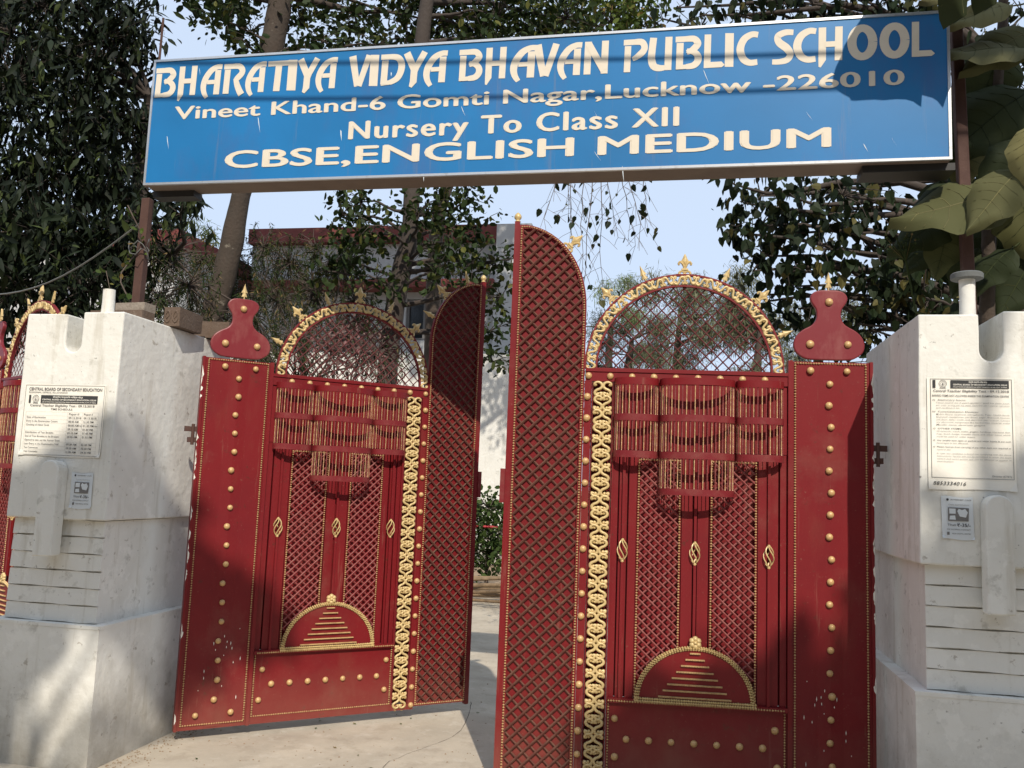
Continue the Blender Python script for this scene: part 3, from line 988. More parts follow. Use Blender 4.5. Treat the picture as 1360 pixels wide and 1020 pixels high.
    # ---- wing with the tall lattice
    if wing:
        o_ = wing_outline(0)
        q = MB(); q.plate(o_[::-1], -.004, .010)
        # rim
        i_ = wing_outline(.022)
        n = len(o_)
        q.add([(x, -.020, z) for x, z in o_] + [(x, -.020, z) for x, z in i_] + [(x, -.0038, z) for x, z in i_] + [(x, -.0038, z) for x, z in o_],
              [(i, (i + 1) % n, n + (i + 1) % n, n + i) for i in range(n)] + [(n + i, n + (i + 1) % n, 2 * n + (i + 1) % n, 2 * n + i) for i in range(n)] + [(i, 3 * n + i, 3 * n + (i + 1) % n, (i + 1) % n) for i in range(n)])
        wg = q.build('wing_panel', M['red'], root)
        from_in = wing_outline(.016)
        def inside(x, z):
            x0, x1, zb, zt = 1.508, WX1 - .016, .094, 2.969
            if x < x0 or x > x1 or z < zb or z > zt:
                return False
            rz = .45; rx = x1 - x0
            if z > zt - rz:
                return ((x1 - x) / rx) ** 2 + ((z - zt + rz) / rz) ** 2 < 1
            return True
        lattice(wg, inside, (1.50, WX1, .09, 2.97), .0650, 44, -.019, .0066, M['bar_brown'], flip=(-1, 1), dy=.008, jit=.0015)
        q = MB()
        bl = wing_outline(.012)
        bead_line(q, bl + [bl[0]], -.023, .0135, .0062)
        q.build('bead_trim', M['gold_dull'], wg, kind='stuff')
        q = MB(); q.box(1.8725, 1.900, -.020, .020, .06, 3.0)
        ro = q.build('edge_post', M['red'], root)
        q = MB(); q.lathe([(.012, 3.0), (.018, 3.004), (.012, 3.010), (.011, 3.014), (.019, 3.022), (.021, 3.033), (.015, 3.046), (.004, 3.056)], 1.886, 0, 10)
        q.build('ball_finial', M['gold'], ro, 60)
        q = MB(); q.box(1.9005, 1.925, -.026, .026, 1.46, 1.64)
        q.build('latch', M['red_side'], ro)
        q = MB(); q.box(1.8725, 1.9, -.06, -.0205, .062, .082)
        a45 = R(-44)
        cx, cz = WX1, 2.985 - .46
        link('fleur_finial', FLEUR, wg, (cx - .38 * math.sin(R(44)), -.002, cz + .46 * math.cos(R(44))), rot=(0, R(-48), 0), scale=(1, 1, 1))
        for kind, an in extra:
            link(kind.name.split('.')[0], kind, wg, (cx - .38 * math.sin(R(an)), -.002, cz + .46 * math.cos(R(an))), rot=(0, R(-an), 0))
    else:
        q = MB(); q.box(1.4905, 1.515, -.020, .020, .06, 2.2); q.build('edge_post', M['red'], root)
    if mirror:
        root.scale = (-1, 1, 1)
    return root
SPIN = {}
LA, RA = R(40.216), R(5.797)
make_leaf('gate_leaf', (-1.9183, 0, 0), LA, False, extra=((SPEAR, 16), (SPEAR, 68)),
          label='left red and gold gate leaf standing wide open, its wing partly in shade', cat='gate', group='red and gold gate leaves')
make_leaf('gate_leaf', (1.9183, 0, 0), RA, True,
          label='right red and gold gate leaf, nearly shut, with a sunlit wing reaching the sky', cat='gate', group='red and gold gate leaves')
make_leaf('gate_leaf', (-4.36, 1.00, 0), R(-30.2), False, wing=False,
          label='side gate leaf in red and gold, mostly hidden behind the left white pillar', cat='gate', group='red and gold gate leaves')

# ================================================================ pillars
def pillar(loc, label, side, d0=0.0):
    """origin at the front centre of the foot; local x -.3 .. .3"""
    root = empty('gate_pillar', loc, label=label, cat='pillar', group='white gate pillars')
    D = 1.18
    q = slab(-.335, .335 - d0, -.012, D, 0, .715, .07, .004)
    bb = q.build('base_block', M['white'], root, 180)
    q = slab(-.338, .338 - d0, -.015, D + .002, .7155, .733, .07, .002); q.build('ledge', M['white'], root)
    # shaft core and six lapped courses on its front
    q = slab(-.272, .272, .052, D - .02, .7335, 1.275, .07, .003); q.build('shaft', M['white'], root, 180)
    for i in range(6):
        z0 = .7340 + i * .0905
        q = MB()
        n = 8
        vs, fs = [], []
        for k in range(n + 1):
            x = -.278 + .556 * k / n
            jz = .0025 * math.sin(k * 1.7 + i * 2.3)
            vs += [(x, .032 + .001 * math.sin(k + i), z0 + .003 + jz), (x, .037, z0 + .0875 + jz), (x, .0515, z0 + .0875 + jz), (x, .0515, z0 + .003 + jz)]
        for k in range(n):
            a, b_ = k * 4, (k + 1) * 4
            for e in range(4):
                fs.append((a + e, b_ + e, b_ + (e + 1) % 4, a + (e + 1) % 4))
        fs += [(0, 1, 2, 3), (n * 4 + 3, n * 4 + 2, n * 4 + 1, n * 4)]
        q.add(vs, fs)
        q.build('course', M['white'], root)
    # head with the U notch
    zt = 2.412
    nw = .050
    U = [(nw * math.cos(a), 2.238 + .052 * math.sin(a)) for a in [-PI * i / 12 for i in range(13)]]   # from right to left, round the bottom
    ncx = .005
    out = [(-.305, 1.276), (.300, 1.278), (.302, zt + .004), (ncx + nw, zt + .002)] + [(ncx + x, z) for x, z in U] + [(ncx - nw, zt - .012), (-.300, zt - .010)]
    # densify
    dn = []
    for (x0, z0), (x1, z1) in zip(out, out[1:] + out[:1]):
        L = math.hypot(x1 - x0, z1 - z0)
        k = max(1, int(L / .06))
        dn += [(x0 + (x1 - x0) * i / k, z0 + (z1 - z0) * i / k) for i in range(k)]
    q = MB()
    q.plate(dn, 0, D - .01)
    n = len(dn)
    # split the long sides so they can be uneven
    q2 = MB()
    rows = [0, .1, .25, .45, .7, .95, D - .01]
    vs = [(x, y, z) for y in rows for x, z in dn]
    fs = [tuple(range(n)), tuple((len(rows) - 1) * n + i for i in reversed(range(n)))]
    for r_ in range(len(rows) - 1):
        for i in range(n):
            j = (i + 1) % n
            fs.append((r_ * n + i, (r_ + 1) * n + i, (r_ + 1) * n + j, r_ * n + j))
    q2.add(vs, fs)
    rr = random.Random(5 + side)
    q2.v = [tuple(Vector(p) + mnoise.noise_vector(Vector(p) * 4 + Vector((side * 5, 0, 0))) * .0035) for p in q2.v]
    hd = q2.build('head_block', M['white'], root)
    bevel(hd, .008, 2)
    # hanging tongue
    tw = .056
    o_ = [(-tw, 1.082), (tw, 1.086)] + [(tw * math.cos(a), 1.535 + tw * math.sin(a)) for a in [PI * i / 10 for i in range(11)]]
    q = MB(); q.plate([(x - .002, z) for x, z in o_], -.082, -.001)
    tg = q.build('hanging_tongue', M['white'], root); bevel(tg, .007, 2)
    return root
PY = -.60
PL = pillar((-2.358, PY, 0), 'left white pillar with a time schedule notice and brown blocks on top', 0)
PR = pillar((2.305, PY, 0), 'right white pillar with an exam notice and a capped pipe on top', 1)

# plaster ridge / broken patch on the left pillar side
# ================================================================ lettering help
def text_mesh(s, bold=0.0, spacing=1.0, shear=0.0):
    cu = bpy.data.curves.new('t', 'FONT')
    cu.body = s
    cu.offset = bold
    cu.space_character = spacing
    cu.shear = shear
    cu.resolution_u = 4
    o = bpy.data.objects.new('t', cu)
    C.objects.link(o)
    dg = bpy.context.evaluated_depsgraph_get()
    me = bpy.data.meshes.new_from_object(o.evaluated_get(dg))
    bpy.data.objects.remove(o)
    bpy.data.curves.remove(cu)
    return me

def put_text(s, x0, x1, zb, h, y, mt, par, name='lettering', bold=0.0, spacing=1.0, cap=True, shear=0.0):
    """text from x0 to x1 on the plane y, baseline zb, capital height h, in par's space; each word group one mesh"""
    me = text_mesh(s, bold, spacing, shear)
    if not len(me.vertices):
        return None
    co = np.empty(len(me.vertices) * 3)
    me.vertices.foreach_get('co', co)
    co = co.reshape(-1, 3)
    a, b_ = co[:, 0].min(), co[:, 0].max()
    H = 0.73 + bold
    nx = x0 + (co[:, 0] - a) / max(b_ - a, 1e-6) * (x1 - x0)
    nz = zb + co[:, 1] / H * h
    me.vertices.foreach_set('co', np.stack([nx, np.full(len(nx), y), nz], 1).reshape(-1))
    me.update()
    me.materials.clear()
    me.materials.append(mt)
    me.name = name
    return link(name, me, par)

# ================================================================ name board
SY = -.20
def sx(x): return CAM.x + (x - CAM.x) * 1.011
def sz(z): return CAM.z + (z - CAM.z) * 1.011
X0, X1, Z0, Z1 = -2.294, 2.278, 3.281, 4.084
nb = empty('name_board', (0, SY, Z0), label='long blue school name board with cream lettering on posts above the gate', cat='sign')
q = MB(); q.box(X0 + .012, X1 - .012, .004, .010, .014, Z1 - Z0 - .014)
face = q.build('sign_face', M['blue'], nb)
q = MB()
t_ = .014
H_ = Z1 - Z0
q.box(X0, X1, -.002, .016, 0, t_); q.box(X0, X1, -.002, .016, H_ - t_, H_); q.box(X0, X0 + t_, -.001, .016, t_, H_ - t_); q.box(X1 - t_, X1, -.001, .016, t_, H_ - t_)
q.build('trim', M['alu'], nb)
q = MB(); q.box(X0 + .003, X1 - .003, .0165, .20, .004, H_ - .004)
q.build('sign_box', M['brownsheet'], nb)
q = MB(); q.box(X0 - .01, X0 + .27, .12, .215, -.035, .0035); q.build('bracket', M['darksteel'], nb)
q = MB(); q.box(X1 - .42, X1 + .03, .06, .215, -.035, .0035); q.build('bracket', M['darksteel'], nb)

# line 1: hand-cut letters, strokes of varying width
def ribbon(mb, pts, wd, y):
    P = [Vector((p[0], p[1])) for p in pts]
    n = len(P)
    W = wd if isinstance(wd, (list, tuple)) else [wd] * n
    if len(W) != n:
        W = [np.interp(i / (n - 1), np.linspace(0, 1, len(W)), W) for i in range(n)]
    Ls, Rs = [], []
    for i in range(n):
        a = P[max(i - 1, 0)]; b_ = P[min(i + 1, n - 1)]
        t = (b_ - a).normalized()
        nn = Vector((-t.y, t.x))
        Ls.append(P[i] + nn * W[i] / 2); Rs.append(P[i] - nn * W[i] / 2)
    vs = [(p.x, y, p.y) for p in Ls] + [(p.x, y, p.y) for p in Rs]
    mb.add(vs, [(i, i + 1, n + i + 1, n + i) for i in range(n - 1)])
def cv(*p, n=5):
    return [(q.x, q.y) for q in spline([(a, b_, 0) for a, b_ in p], n)]
ST = .205
GL = {
 'B': [([(-.03, .905), (.30, .905)] , .17), (cv((.28, .905), (.50, .895), (.60, .80), (.60, .70), (.46, .56), (.30, .50)), [.17, .19, .21, .20, .14]), (cv((.30, .55), (.50, .50), (.62, .38), (.62, .22), (.50, .10), (.28, .07)), [.13, .18, .21, .2, .15]), ([(.30, .07), (.0, .06)], .13), ([(.105, .79), (.09, .0)], ST)],
 'H': [([(.13, 1.0), (.12, .06), (.05, -.15)], [ST, ST, .06]), ([(.58, 1.0), (.56, .02)], ST), ([(.2, .50), (.5, .50)], .16)],
 'A': [(cv((.73, .915), (.55, .915), (.34, .80), (.17, .55), (.11, .30), (.15, .08), (.25, -.09)), [.17, .17, .20, .21, .20, .17, .13]), ([(.60, .81), (.58, .0)], ST), ([(.24, .42), (.52, .42)], .14)],
 'R': [([(-.03, .905), (.30, .905)], .17), (cv((.28, .905), (.50, .89), (.61, .78), (.60, .65), (.46, .50), (.40, .44)), [.17, .19, .20, .20, .16]), (cv((.40, .50), (.46, .30), (.55, .10), (.64, -.05)), [.15, .19, .21, .22]), ([(.11, .80), (.09, .0)], ST)],
 'T': [([(-.02, .91), (.74, .91)], .17), ([(.37, .85), (.33, .0)], .23)],
 'I': [([(.36, 1.0), (.34, .0)], .72)],
 'Y': [([(.08, 1.0), (.33, .48)], .22), ([(.66, 1.0), (.40, .52), (.32, .30)], .20), ([(.345, .52), (.33, .06), (.24, -.10)], [.22, .22, .10])],
 'V': [([(.10, 1.0), (.30, .02)], [.24, .19]), ([(.66, 1.0), (.36, .02)], [.20, .19])],
 'D': [([(-.03, .905), (.30, .905)], .17), (cv((.28, .905), (.50, .86), (.62, .68), (.61, .42), (.50, .20), (.28, .08)), [.17, .2, .21, .2, .16]), ([(.30, .085), (.0, .06)], .14), ([(.11, .79), (.09, .03)], ST)],
 'N': [([(.11, 1.0), (.09, .0)], ST), ([(.62, 1.0), (.60, .0)], ST), ([(.12, .93), (.59, .09)], .20)],
 'P': [([(-.03, .905), (.34, .905)], .17), (cv((.32, .905), (.54, .89), (.63, .76), (.60, .62), (.44, .48), (.26, .38)), [.17, .2, .21, .2, .12]), ([(.11, .79), (.09, .0)], ST)],
 'U': [(cv((.16, 1.0), (.12, .60), (.11, .35), (.18, .14), (.34, .075), (.50, .08)), [ST, .21, .22, .2, .15]), ([(.61, 1.0), (.59, .0)], ST)],
 'L': [([(.12, 1.0), (.10, .0)], .24), ([(.10, .085), (.62, .085), (.66, .13)], [.17, .17, .19])],
 'C': [(cv((.68, .90), (.48, .92), (.24, .78), (.13, .50), (.22, .22), (.42, .09), (.66, .10)), [.17, .18, .22, .24, .22, .18, .17])],
 'S': [(cv((.68, .91), (.42, .92), (.18, .82), (.22, .64), (.46, .46), (.58, .28), (.48, .12), (.24, .07), (.0, .075)), [.16, .18, .2, .23, .24, .22, .19, .16, .15])],
 'O': [([(.36 + .25 * math.cos(a), .5 + .41 * math.sin(a)) for a in [2 * PI * i / 30 for i in range(31)]], .22)],
}
cells = [('B', -2.234, -2.102), ('H', -2.086, -1.955), ('A', -1.935, -1.80), ('R', -1.78, -1.645), ('A', -1.642, -1.512), ('T', -1.496, -1.366), ('I', -1.37, -1.313), ('Y', -1.308, -1.175), ('A', -1.194, -1.062),
         ('V', -.986, -.854), ('I', -.857, -.805), ('D', -.786, -.647), ('Y', -.652, -.517), ('A', -.535, -.395),
         ('B', -.318, -.188), ('H', -.171, -.042), ('A', -.028, .12), ('V', .108, .245), ('A', .239, .376), ('N', .392, .525),
         ('P', .612, .735), ('U', .739, .871), ('B', .892, 1.023), ('L', 1.040, 1.145), ('I', 1.148, 1.193), ('C', 1.205, 1.325),
         ('S', 1.391, 1.505), ('C', 1.495, 1.620), ('H', 1.621, 1.753), ('O', 1.768, 1.916), ('O', 1.926, 2.072), ('L', 2.084, 2.190)]
lh = (sz(4.005) - sz(3.815))
for gi, (ch, a, b_) in enumerate(cells):
    q = MB()
    a, b_ = sx(a), sx(b_)
    sxl = (b_ - a) / .72
    for k, (pts, wd) in enumerate(GL[ch]):
        ribbon(q, pts, wd, -.0006 * k)
    q.v = [(a + x * sxl, .0030 + y - (gi % 2) * .0003, sz(3.815) - Z0 + z * lh) for x, y, z in q.v]
    q.build('letter', M['cream'], face)
def line(s, x0, x1, zb, zt, bold, sp=1.0):
    me = text_mesh(s, 0.0, sp)
    nv = len(me.vertices)
    co = np.empty(nv * 3); me.vertices.foreach_get('co', co); co = co.reshape(-1, 3)
    a, b_ = co[:, 0].min(), co[:, 0].max()
    h = sz(zt) - sz(zb)
    dx = bold * h * 1.1
    X = sx(x0) + dx + (co[:, 0] - a) / (b_ - a) * (sx(x1) - sx(x0) - 2 * dx)
    Zc = sz(zb) - Z0 + co[:, 1] / .738 * h
    par_ = list(range(nv))
    def find(i):
        while par_[i] != i:
            par_[i] = par_[par_[i]]; i = par_[i]
        return i
    polys = [tuple(p.vertices) for p in me.polygons]
    for p in polys:
        for k in p[1:]:
            par_[find(p[0])] = find(k)
    isl = {}
    for p in polys:
        isl.setdefault(find(p[0]), []).append(p)
    grp = []
    for fs in isl.values():
        xs = [X[i] for p in fs for i in p]
        lo, hi = min(xs), max(xs)
        for g_ in grp:
            if lo < g_[1] - .3 * (hi - lo) and hi > g_[0] + .3 * (hi - lo):
                g_[0] = min(g_[0], lo); g_[1] = max(g_[1], hi); g_[2] += fs
                break
        else:
            grp.append([lo, hi, list(fs)])
    for lo, hi, fs in grp:
        q = MB()
        for k, (ox_, oz_) in enumerate([(0, 0), (-dx, 0), (dx, 0), (0, dx * .35), (0, -dx * .35)]):
            ids = sorted({i for p in fs for i in p})
            mp = {i: j for j, i in enumerate(ids)}
            q.add([(X[i] + ox_, .0030 - .0005 * k, Zc[i] + oz_) for i in ids], [tuple(mp[i] for i in p) for p in fs])
        q.build('letter', M['cream'], face)
    bpy.data.meshes.remove(me)
line('Vineet Khand-6 Gomti Nagar,Lucknow -226010', -2.092, 2.045, 3.670, 3.755, .055, 1.02)
line('Nursery To Class XII', -.966, .913, 3.500, 3.612, .055, 1.14)
line('CBSE,ENGLISH MEDIUM', -1.735, 1.687, 3.353, 3.462, .070, 1.02)
# scratches in the sheet
q = MB()
rnd = random.Random(11)
for px, py, L, an in [(222, 180, .09, 80), (343, 155, .10, -80), (453, 172, .07, -85), (563, 230, .05, 90), (520, 95, .03, 95), (613, 140, .07, -70), (789, 145, .10, -65), (935, 92, .09, -72), (1072, 148, .06, 60), (1148, 190, .05, -70), (1185, 182, .06, -65), (827, 220, .10, 85), (265, 90, .05, -82), (790, 200, .07, -60), (700, 128, .03, -70)]:
    p = at(px, py, SY)
    a = R(an)
    wd = rnd.uniform(.0025, .006)
    q.add([(p.x - wd, .0026, p.z - Z0), (p.x + wd * .4, .0026, p.z - Z0 - .01), (p.x + L * math.cos(a) + .001, .0026, p.z - Z0 + L * math.sin(a) * (1 if an < 0 else -1)), (p.x + L * .4 * math.cos(a) - wd, .0026, p.z - Z0 + L * .4 * math.sin(a) * (1 if an < 0 else -1))], [(0, 1, 2, 3)])
q.build('scratches', M['scratch'], face)

# posts
def post(name, x, y, z0, z1, label, lean=0.0):
    q = MB()
    vs = []
    wd = .028
    for z in (z0, (z0 + z1) / 2, z1):
        xx = lean * (z1 - z) / (z1 - z0)
        vs += [(xx - wd, -wd, z), (xx + wd, -wd, z), (xx + wd, wd, z), (xx - wd, wd, z)]
    fs = [(0, 3, 2, 1), (8, 9, 10, 11)]
    for i in range(2):
        for k in range(4):
            fs.append((i * 4 + k, i * 4 + (k + 1) % 4, (i + 1) * 4 + (k + 1) % 4, (i + 1) * 4 + k))
    q.add(vs, fs)
    o = q.build(name, M['rust'], None, loc=(x, y, 0))
    bevel(o, .004, 1)
    return tag(o, label, 'post', 'rusty sign posts')
pl = at(197, 260, .03)
post('sign_post', pl.x, .03, 0, 3.275, 'rusty post under the left end of the name board', -.035)
pr = at(1273, 215, .03)
post('sign_post', pr.x, .03, 0, 4.14, 'rusty leaning post at the right end of the name board', .10)
# thin rod behind the board at upper left with a few creeper leaves
p0, p1 = at(211, 78, .1), at(217, 24, .1)
q = MB(); q.tube([(0, 0, -.7), tuple(p1 - p0)], .008, 6)
tag(q.build('iron_rod', M['rust'], None, loc=p0), 'thin iron rod sticking up behind the left end of the name board', 'rod')

# ================================================================ things on the pillars
# left: whitewashed stub
a = at(143, 411, PY + .06); bq = at(144, 377, PY + .06)
q = MB(); q.tube([(0, 0, -.02), (.002, 0, (bq - a).z * .5), (0, 0, (bq - a).z)], [.036, .034, .033], 12)
o = q.build('pipe_stub', M['white'], None, 50, loc=(a.x, PY + .06, 2.405))
tag(o, 'short whitewashed pipe stub stuck on the left pillar top', 'pipe', 'pipes on the pillar tops')
# brown blocks
def block(name, x, y, z, lx, ly, lz, rz, mt, label, holes=0):
    t = empty(name, (x, y, z), rz, label=label, cat='block', group='old blocks on the left pillar')
    q = slab(-lx / 2, lx / 2, -ly / 2, ly / 2, 0, lz, .03, .004)
    q.build('body', mt, t)
    if holes:
        for k in range(holes):
            cx = -lx / 2 + lx * (k + .5) / holes
            q = MB()
            P = spline([(cx - lx / holes * .36, 0, lz * .5), (cx, 0, lz * .80), (cx + lx / holes * .36, 0, lz * .5), (cx, 0, lz * .2)], 4, True)
            q.tube([(p.x, -ly / 2 - .002, p.z) for p in P] + [(P[0].x, -ly / 2 - .002, P[0].z)], .006, 5)
            q.tube([(cx - .02, -ly / 2 - .002, lz * .3), (cx + .02, -ly / 2 - .002, lz * .7)], .005, 5)
            q.build('relief', mt, t)
    return t
tz = 2.418
b1 = at(170, 417, -.25)
block('terracotta_block', -2.28, -.30, tz, .34, .12, .055, 0.0, M['brick'], 'flat brown terracotta block beside the pipe stub', 0)
block('cement_block', -2.215, -.28, tz + .056, .20, .10, .05, R(-3), M['palebrick'], 'pale cement block lying on a brown block on the left pillar', 0)
block('terracotta_block', -2.06, -.02, tz, .10, .28, .115, R(4), M['brick'], 'brown terracotta block nearest the rusty post', 2)
block('terracotta_block', -2.04, .30, tz, .12, .26, .105, R(94), M['brick'], 'brown terracotta block with relief pattern facing right', 3)
block('terracotta_block', -2.04, .52, tz, .10, .24, .09, R(2), M['brick'], 'rearmost brown terracotta block on the left pillar', 0)
# right: pipe with flat cap
a = at(1285, 412, -.45); c_ = at(1286, 372, -.45)
t = empty('capped_pipe', (a.x, -.45, 2.40), label='white pipe with a grey round cap on the right pillar top', cat='pipe', group='pipes on the pillar tops')
hh = c_.z - 2.40
q = MB(); q.lathe([(.036, 0), (.034, hh * .5), (.035, hh)], 0, 0, 16); q.build('pipe', M['white'], t, 50)
q = MB(); q.lathe([(.062, hh), (.070, hh + .004), (.071, hh + .026), (.064, hh + .032), (.02, hh + .034)], 0, 0, 20); q.build('cap', M['capgrey'], t, 40)

# ================================================================ notices
def sheet(name, x0, x1, z0, z1, label, mt, y=-.0045, seed=0, lean=0.0, cat='notice'):
    t = empty(name, (x0, PY + y, z0), label=label, cat=cat)
    q = MB()
    W_, H_ = x1 - x0, z1 - z0
    n, m_ = 12, 12
    vs = []
    for j in range(m_ + 1):
        for i in range(n + 1):
            u, v = i / n, j / m_
            e = min(u, 1 - u, v, 1 - v)
            lift = .0016 * mnoise.noise(Vector((u * 3 + seed, v * 3, 0))) 
            if i in (0, n) and j == 0:
                lift -= .008
            vs.append((u * W_ + lean * v, min(0.0008, lift), v * H_ + .003 * math.sin(u * 6 + seed) * (j in (0, m_))))
    q.add(vs, [(j * (n + 1) + i, j * (n + 1) + i + 1, (j + 1) * (n + 1) + i + 1, (j + 1) * (n + 1) + i) for j in range(m_) for i in range(n)])
    q.build('paper', mt, t)
    return t, W_, H_
def bar(t, x0, x1, z0, z1, mt, y=-.0028, name='rule'):
    q = MB(); q.add([(x0, y, z0), (x1, y, z0), (x1, y, z1), (x0, y, z1)], [(0, 1, 2, 3)])
    return q.build(name, mt, t)
def frame(t, W_, H_, ins, wd, mt):
    q = MB()
    a, b_, c_, d_ = ins, W_ - ins, ins, H_ - ins
    for x0, x1, z0, z1 in [(a, b_, c_, c_ + wd), (a, b_, d_ - wd, d_), (a, a + wd, c_ + wd, d_ - wd), (b_ - wd, b_, c_ + wd, d_ - wd)]:
        q.add([(x0, -.0028, z0), (x1, -.0028, z0), (x1, -.0028, z1), (x0, -.0028, z1)], [(0, 1, 2, 3)])
    q.build('printed_border', mt, t)
def emblem(t, cx, cz, r):
    q = MB()
    for rr in (r, r * .62):
        for i in range(20):
            a, b_ = 2 * PI * i / 20, 2 * PI * (i + 1) / 20
            q.add([(cx + rr * math.cos(a), -.0029, cz + rr * math.sin(a)), (cx + rr * math.cos(b_), -.0029, cz + rr * math.sin(b_)), (cx + rr * .88 * math.cos(b_), -.0029, cz + rr * .88 * math.sin(b_)), (cx + rr * .88 * math.cos(a), -.0029, cz + rr * .88 * math.sin(a))], [(0, 1, 2, 3)])
    q.add([(cx - r * .25, -.0029, cz - r * .35), (cx + r * .25, -.0029, cz - r * .35), (cx + r * .1, -.0029, cz + r * .1), (cx, -.0029, cz + r * .45), (cx - r * .1, -.0029, cz + r * .1)], [(0, 1, 2, 3, 4)])
    q.add([(cx - r * .8, -.0029, cz - r * 1.25), (cx + r * .8, -.0029, cz - r * 1.25), (cx + r * .8, -.0029, cz - r * 1.08), (cx - r * .8, -.0029, cz - r * 1.08)], [(0, 1, 2, 3)])
    q.build('emblem', M['greyink'], t)
def head(t, x0, x1, z0, z1):
    """black bar, emblem and white-on-black title block"""
    h = z1 - z0
    bar(t, x0, x0 + .012, z0, z1, M['ink'], name='printed_block')
    emblem(t, x0 + .043, (z0 + z1) / 2 + .002, h * .46)
    bar(t, x0 + .075, x1, z0, z1, M['ink'], name='printed_block')
    put_text('\u0915\u0947\u0928\u094d\u0926\u094d\u0930\u0940\u092f \u092e\u093e\u0927\u094d\u092f\u092e\u093f\u0915 \u0936\u093f\u0915\u094d\u0937\u093e \u092c\u094b\u0930\u094d\u0921', x0 + .15, x1 - .09, z0 + h * .68, h * .20, -.0036, M['paper'], t, 'print', .01)
    put_text('CENTRAL BOARD OF SECONDARY EDUCATION, DELHI', x0 + .085, x1 - .008, z0 + h * .36, h * .19, -.0036, M['paper'], t, 'print', .018)
    put_text('(AN AUTONOMOUS ORGANISATION UNDER THE MINISTRY OF HRD, GOVT. OF INDIA)', x0 + .085, x1 - .008, z0 + h * .09, h * .13, -.0036, M['paper'], t, 'print', .01)
# left time schedule
LX0, LX1, LZ0, LZ1 = -2.622, -2.118, 1.612, 2.008
t, W_, H_ = sheet('time_schedule_notice', LX0, LX1, LZ0, LZ1, 'time schedule notice pasted on the left white pillar', M['paper'], seed=1)
frame(t, W_, H_, .006, .0018, M['greyink'])
put_text('CENTRAL BOARD OF SECONDARY EDUCATION', .028, W_ - .022, H_ - .036, .017, -.003, M['greyink'], t, 'print', .022)
put_text('REGIONAL OFFICE, ALLAHABAD', .028, .27, H_ - .050, .008, -.003, M['greyink'], t, 'print', .01)
head(t, .032, W_ - .045, H_ - .106, H_ - .062)
put_text('Central Teacher Eligibility Test : 09.12.2018', .044, W_ - .06, H_ - .124, .0125, -.003, M['greyink'], t, 'print', .016)
put_text('TIME SCHEDULE', .175, .31, H_ - .143, .0105, -.003, M['greyink'], t, 'print', .012)
rows_ = [('', 'Paper-II', 'Paper-I'), ('Date of Examination', '09.12.2018', '09.12.2018'), ('Entry in the Examination Centre', '08.00 AM', '12.30 PM'), ('Checking of Admit Cards', '08.00 AM to', '01.30 PM to'), ('', '09.15 AM', '01.45 PM'),
         ('Distribution of Test Booklet', '09.15 AM', '01.45 PM'), ('Seal of Test Booklet to be Broken/', '09.25 AM', '01.55 PM'), ('Opened to take out the Answer Sheet', '', ''), ('Last Entry in the Examination Hall', '09.30 AM', '02.00 PM'), ('Test Commences', '09.30 AM', '02.00 PM'), ('Test Concludes', '12.00 AM', '04.30 PM')]
zt = H_ - .168
for i, (a_, b_, c_) in enumerate(rows_):
    z = zt - i * .0208
    if a_:
        put_text(a_, .03, .03 + .0063 * len(a_), z, .0105, -.003, M['greyink'], t, 'print', .006)
    if b_:
        put_text(b_, .292, .292 + .0078 * len(b_), z, .0110, -.003, M['greyink'], t, 'print', .010)
    if c_:
        put_text(c_, .384, .384 + .0078 * len(c_), z, .0110, -.003, M['greyink'], t, 'print', .010)
    if i not in (4, 7):
        bar(t, .022, W_ - .03, z + .0148, z + .0154, M['faint'])
for x in (.022, .284, .376, W_ - .031):
    bar(t, x, x + .0007, .02, zt + .015, M['faint'], -.0029)
# right notice
RX0, RX1, RZ0, RZ1 = 2.037, 2.398, 1.610, 2.112
t, W_, H_ = sheet('banned_items_notice', RX0, RX1, RZ0, RZ1, 'notice of items not allowed in the exam hall on the right white pillar', M['paper'], seed=4)
q = MB()
frame(t, W_, H_, .0, .0001, M['faint'])
bx0, bx1, bz0, bz1 = .014, W_ - .010, .050, H_ - .008
for x0, x1, z0, z1 in [(bx0, bx1, bz0, bz0 + .002), (bx0, bx1, bz1 - .002, bz1), (bx0, bx0 + .002, bz0 + .002, bz1 - .002), (bx1 - .002, bx1, bz0 + .002, bz1 - .002)]:
    q.add([(x0, -.0028, z0), (x1, -.0028, z0), (x1, -.0028, z1), (x0, -.0028, z1)], [(0, 1, 2, 3)])
q.build('printed_border', M['greyink'], t)
head(t, .024, W_ - .022, H_ - .050, H_ - .014)
put_text('Central Teacher Eligibility Test - 09.12.2018', .026, W_ - .022, H_ - .067, .0105, -.003, M['greyink'], t, 'print', .016)
put_text('BARRED ITEMS NOT ALLOWED INSIDE THE EXAMINATION CENTRE', .022, W_ - .022, H_ - .088, .0085, -.003, M['greyink'], t, 'print', .018)
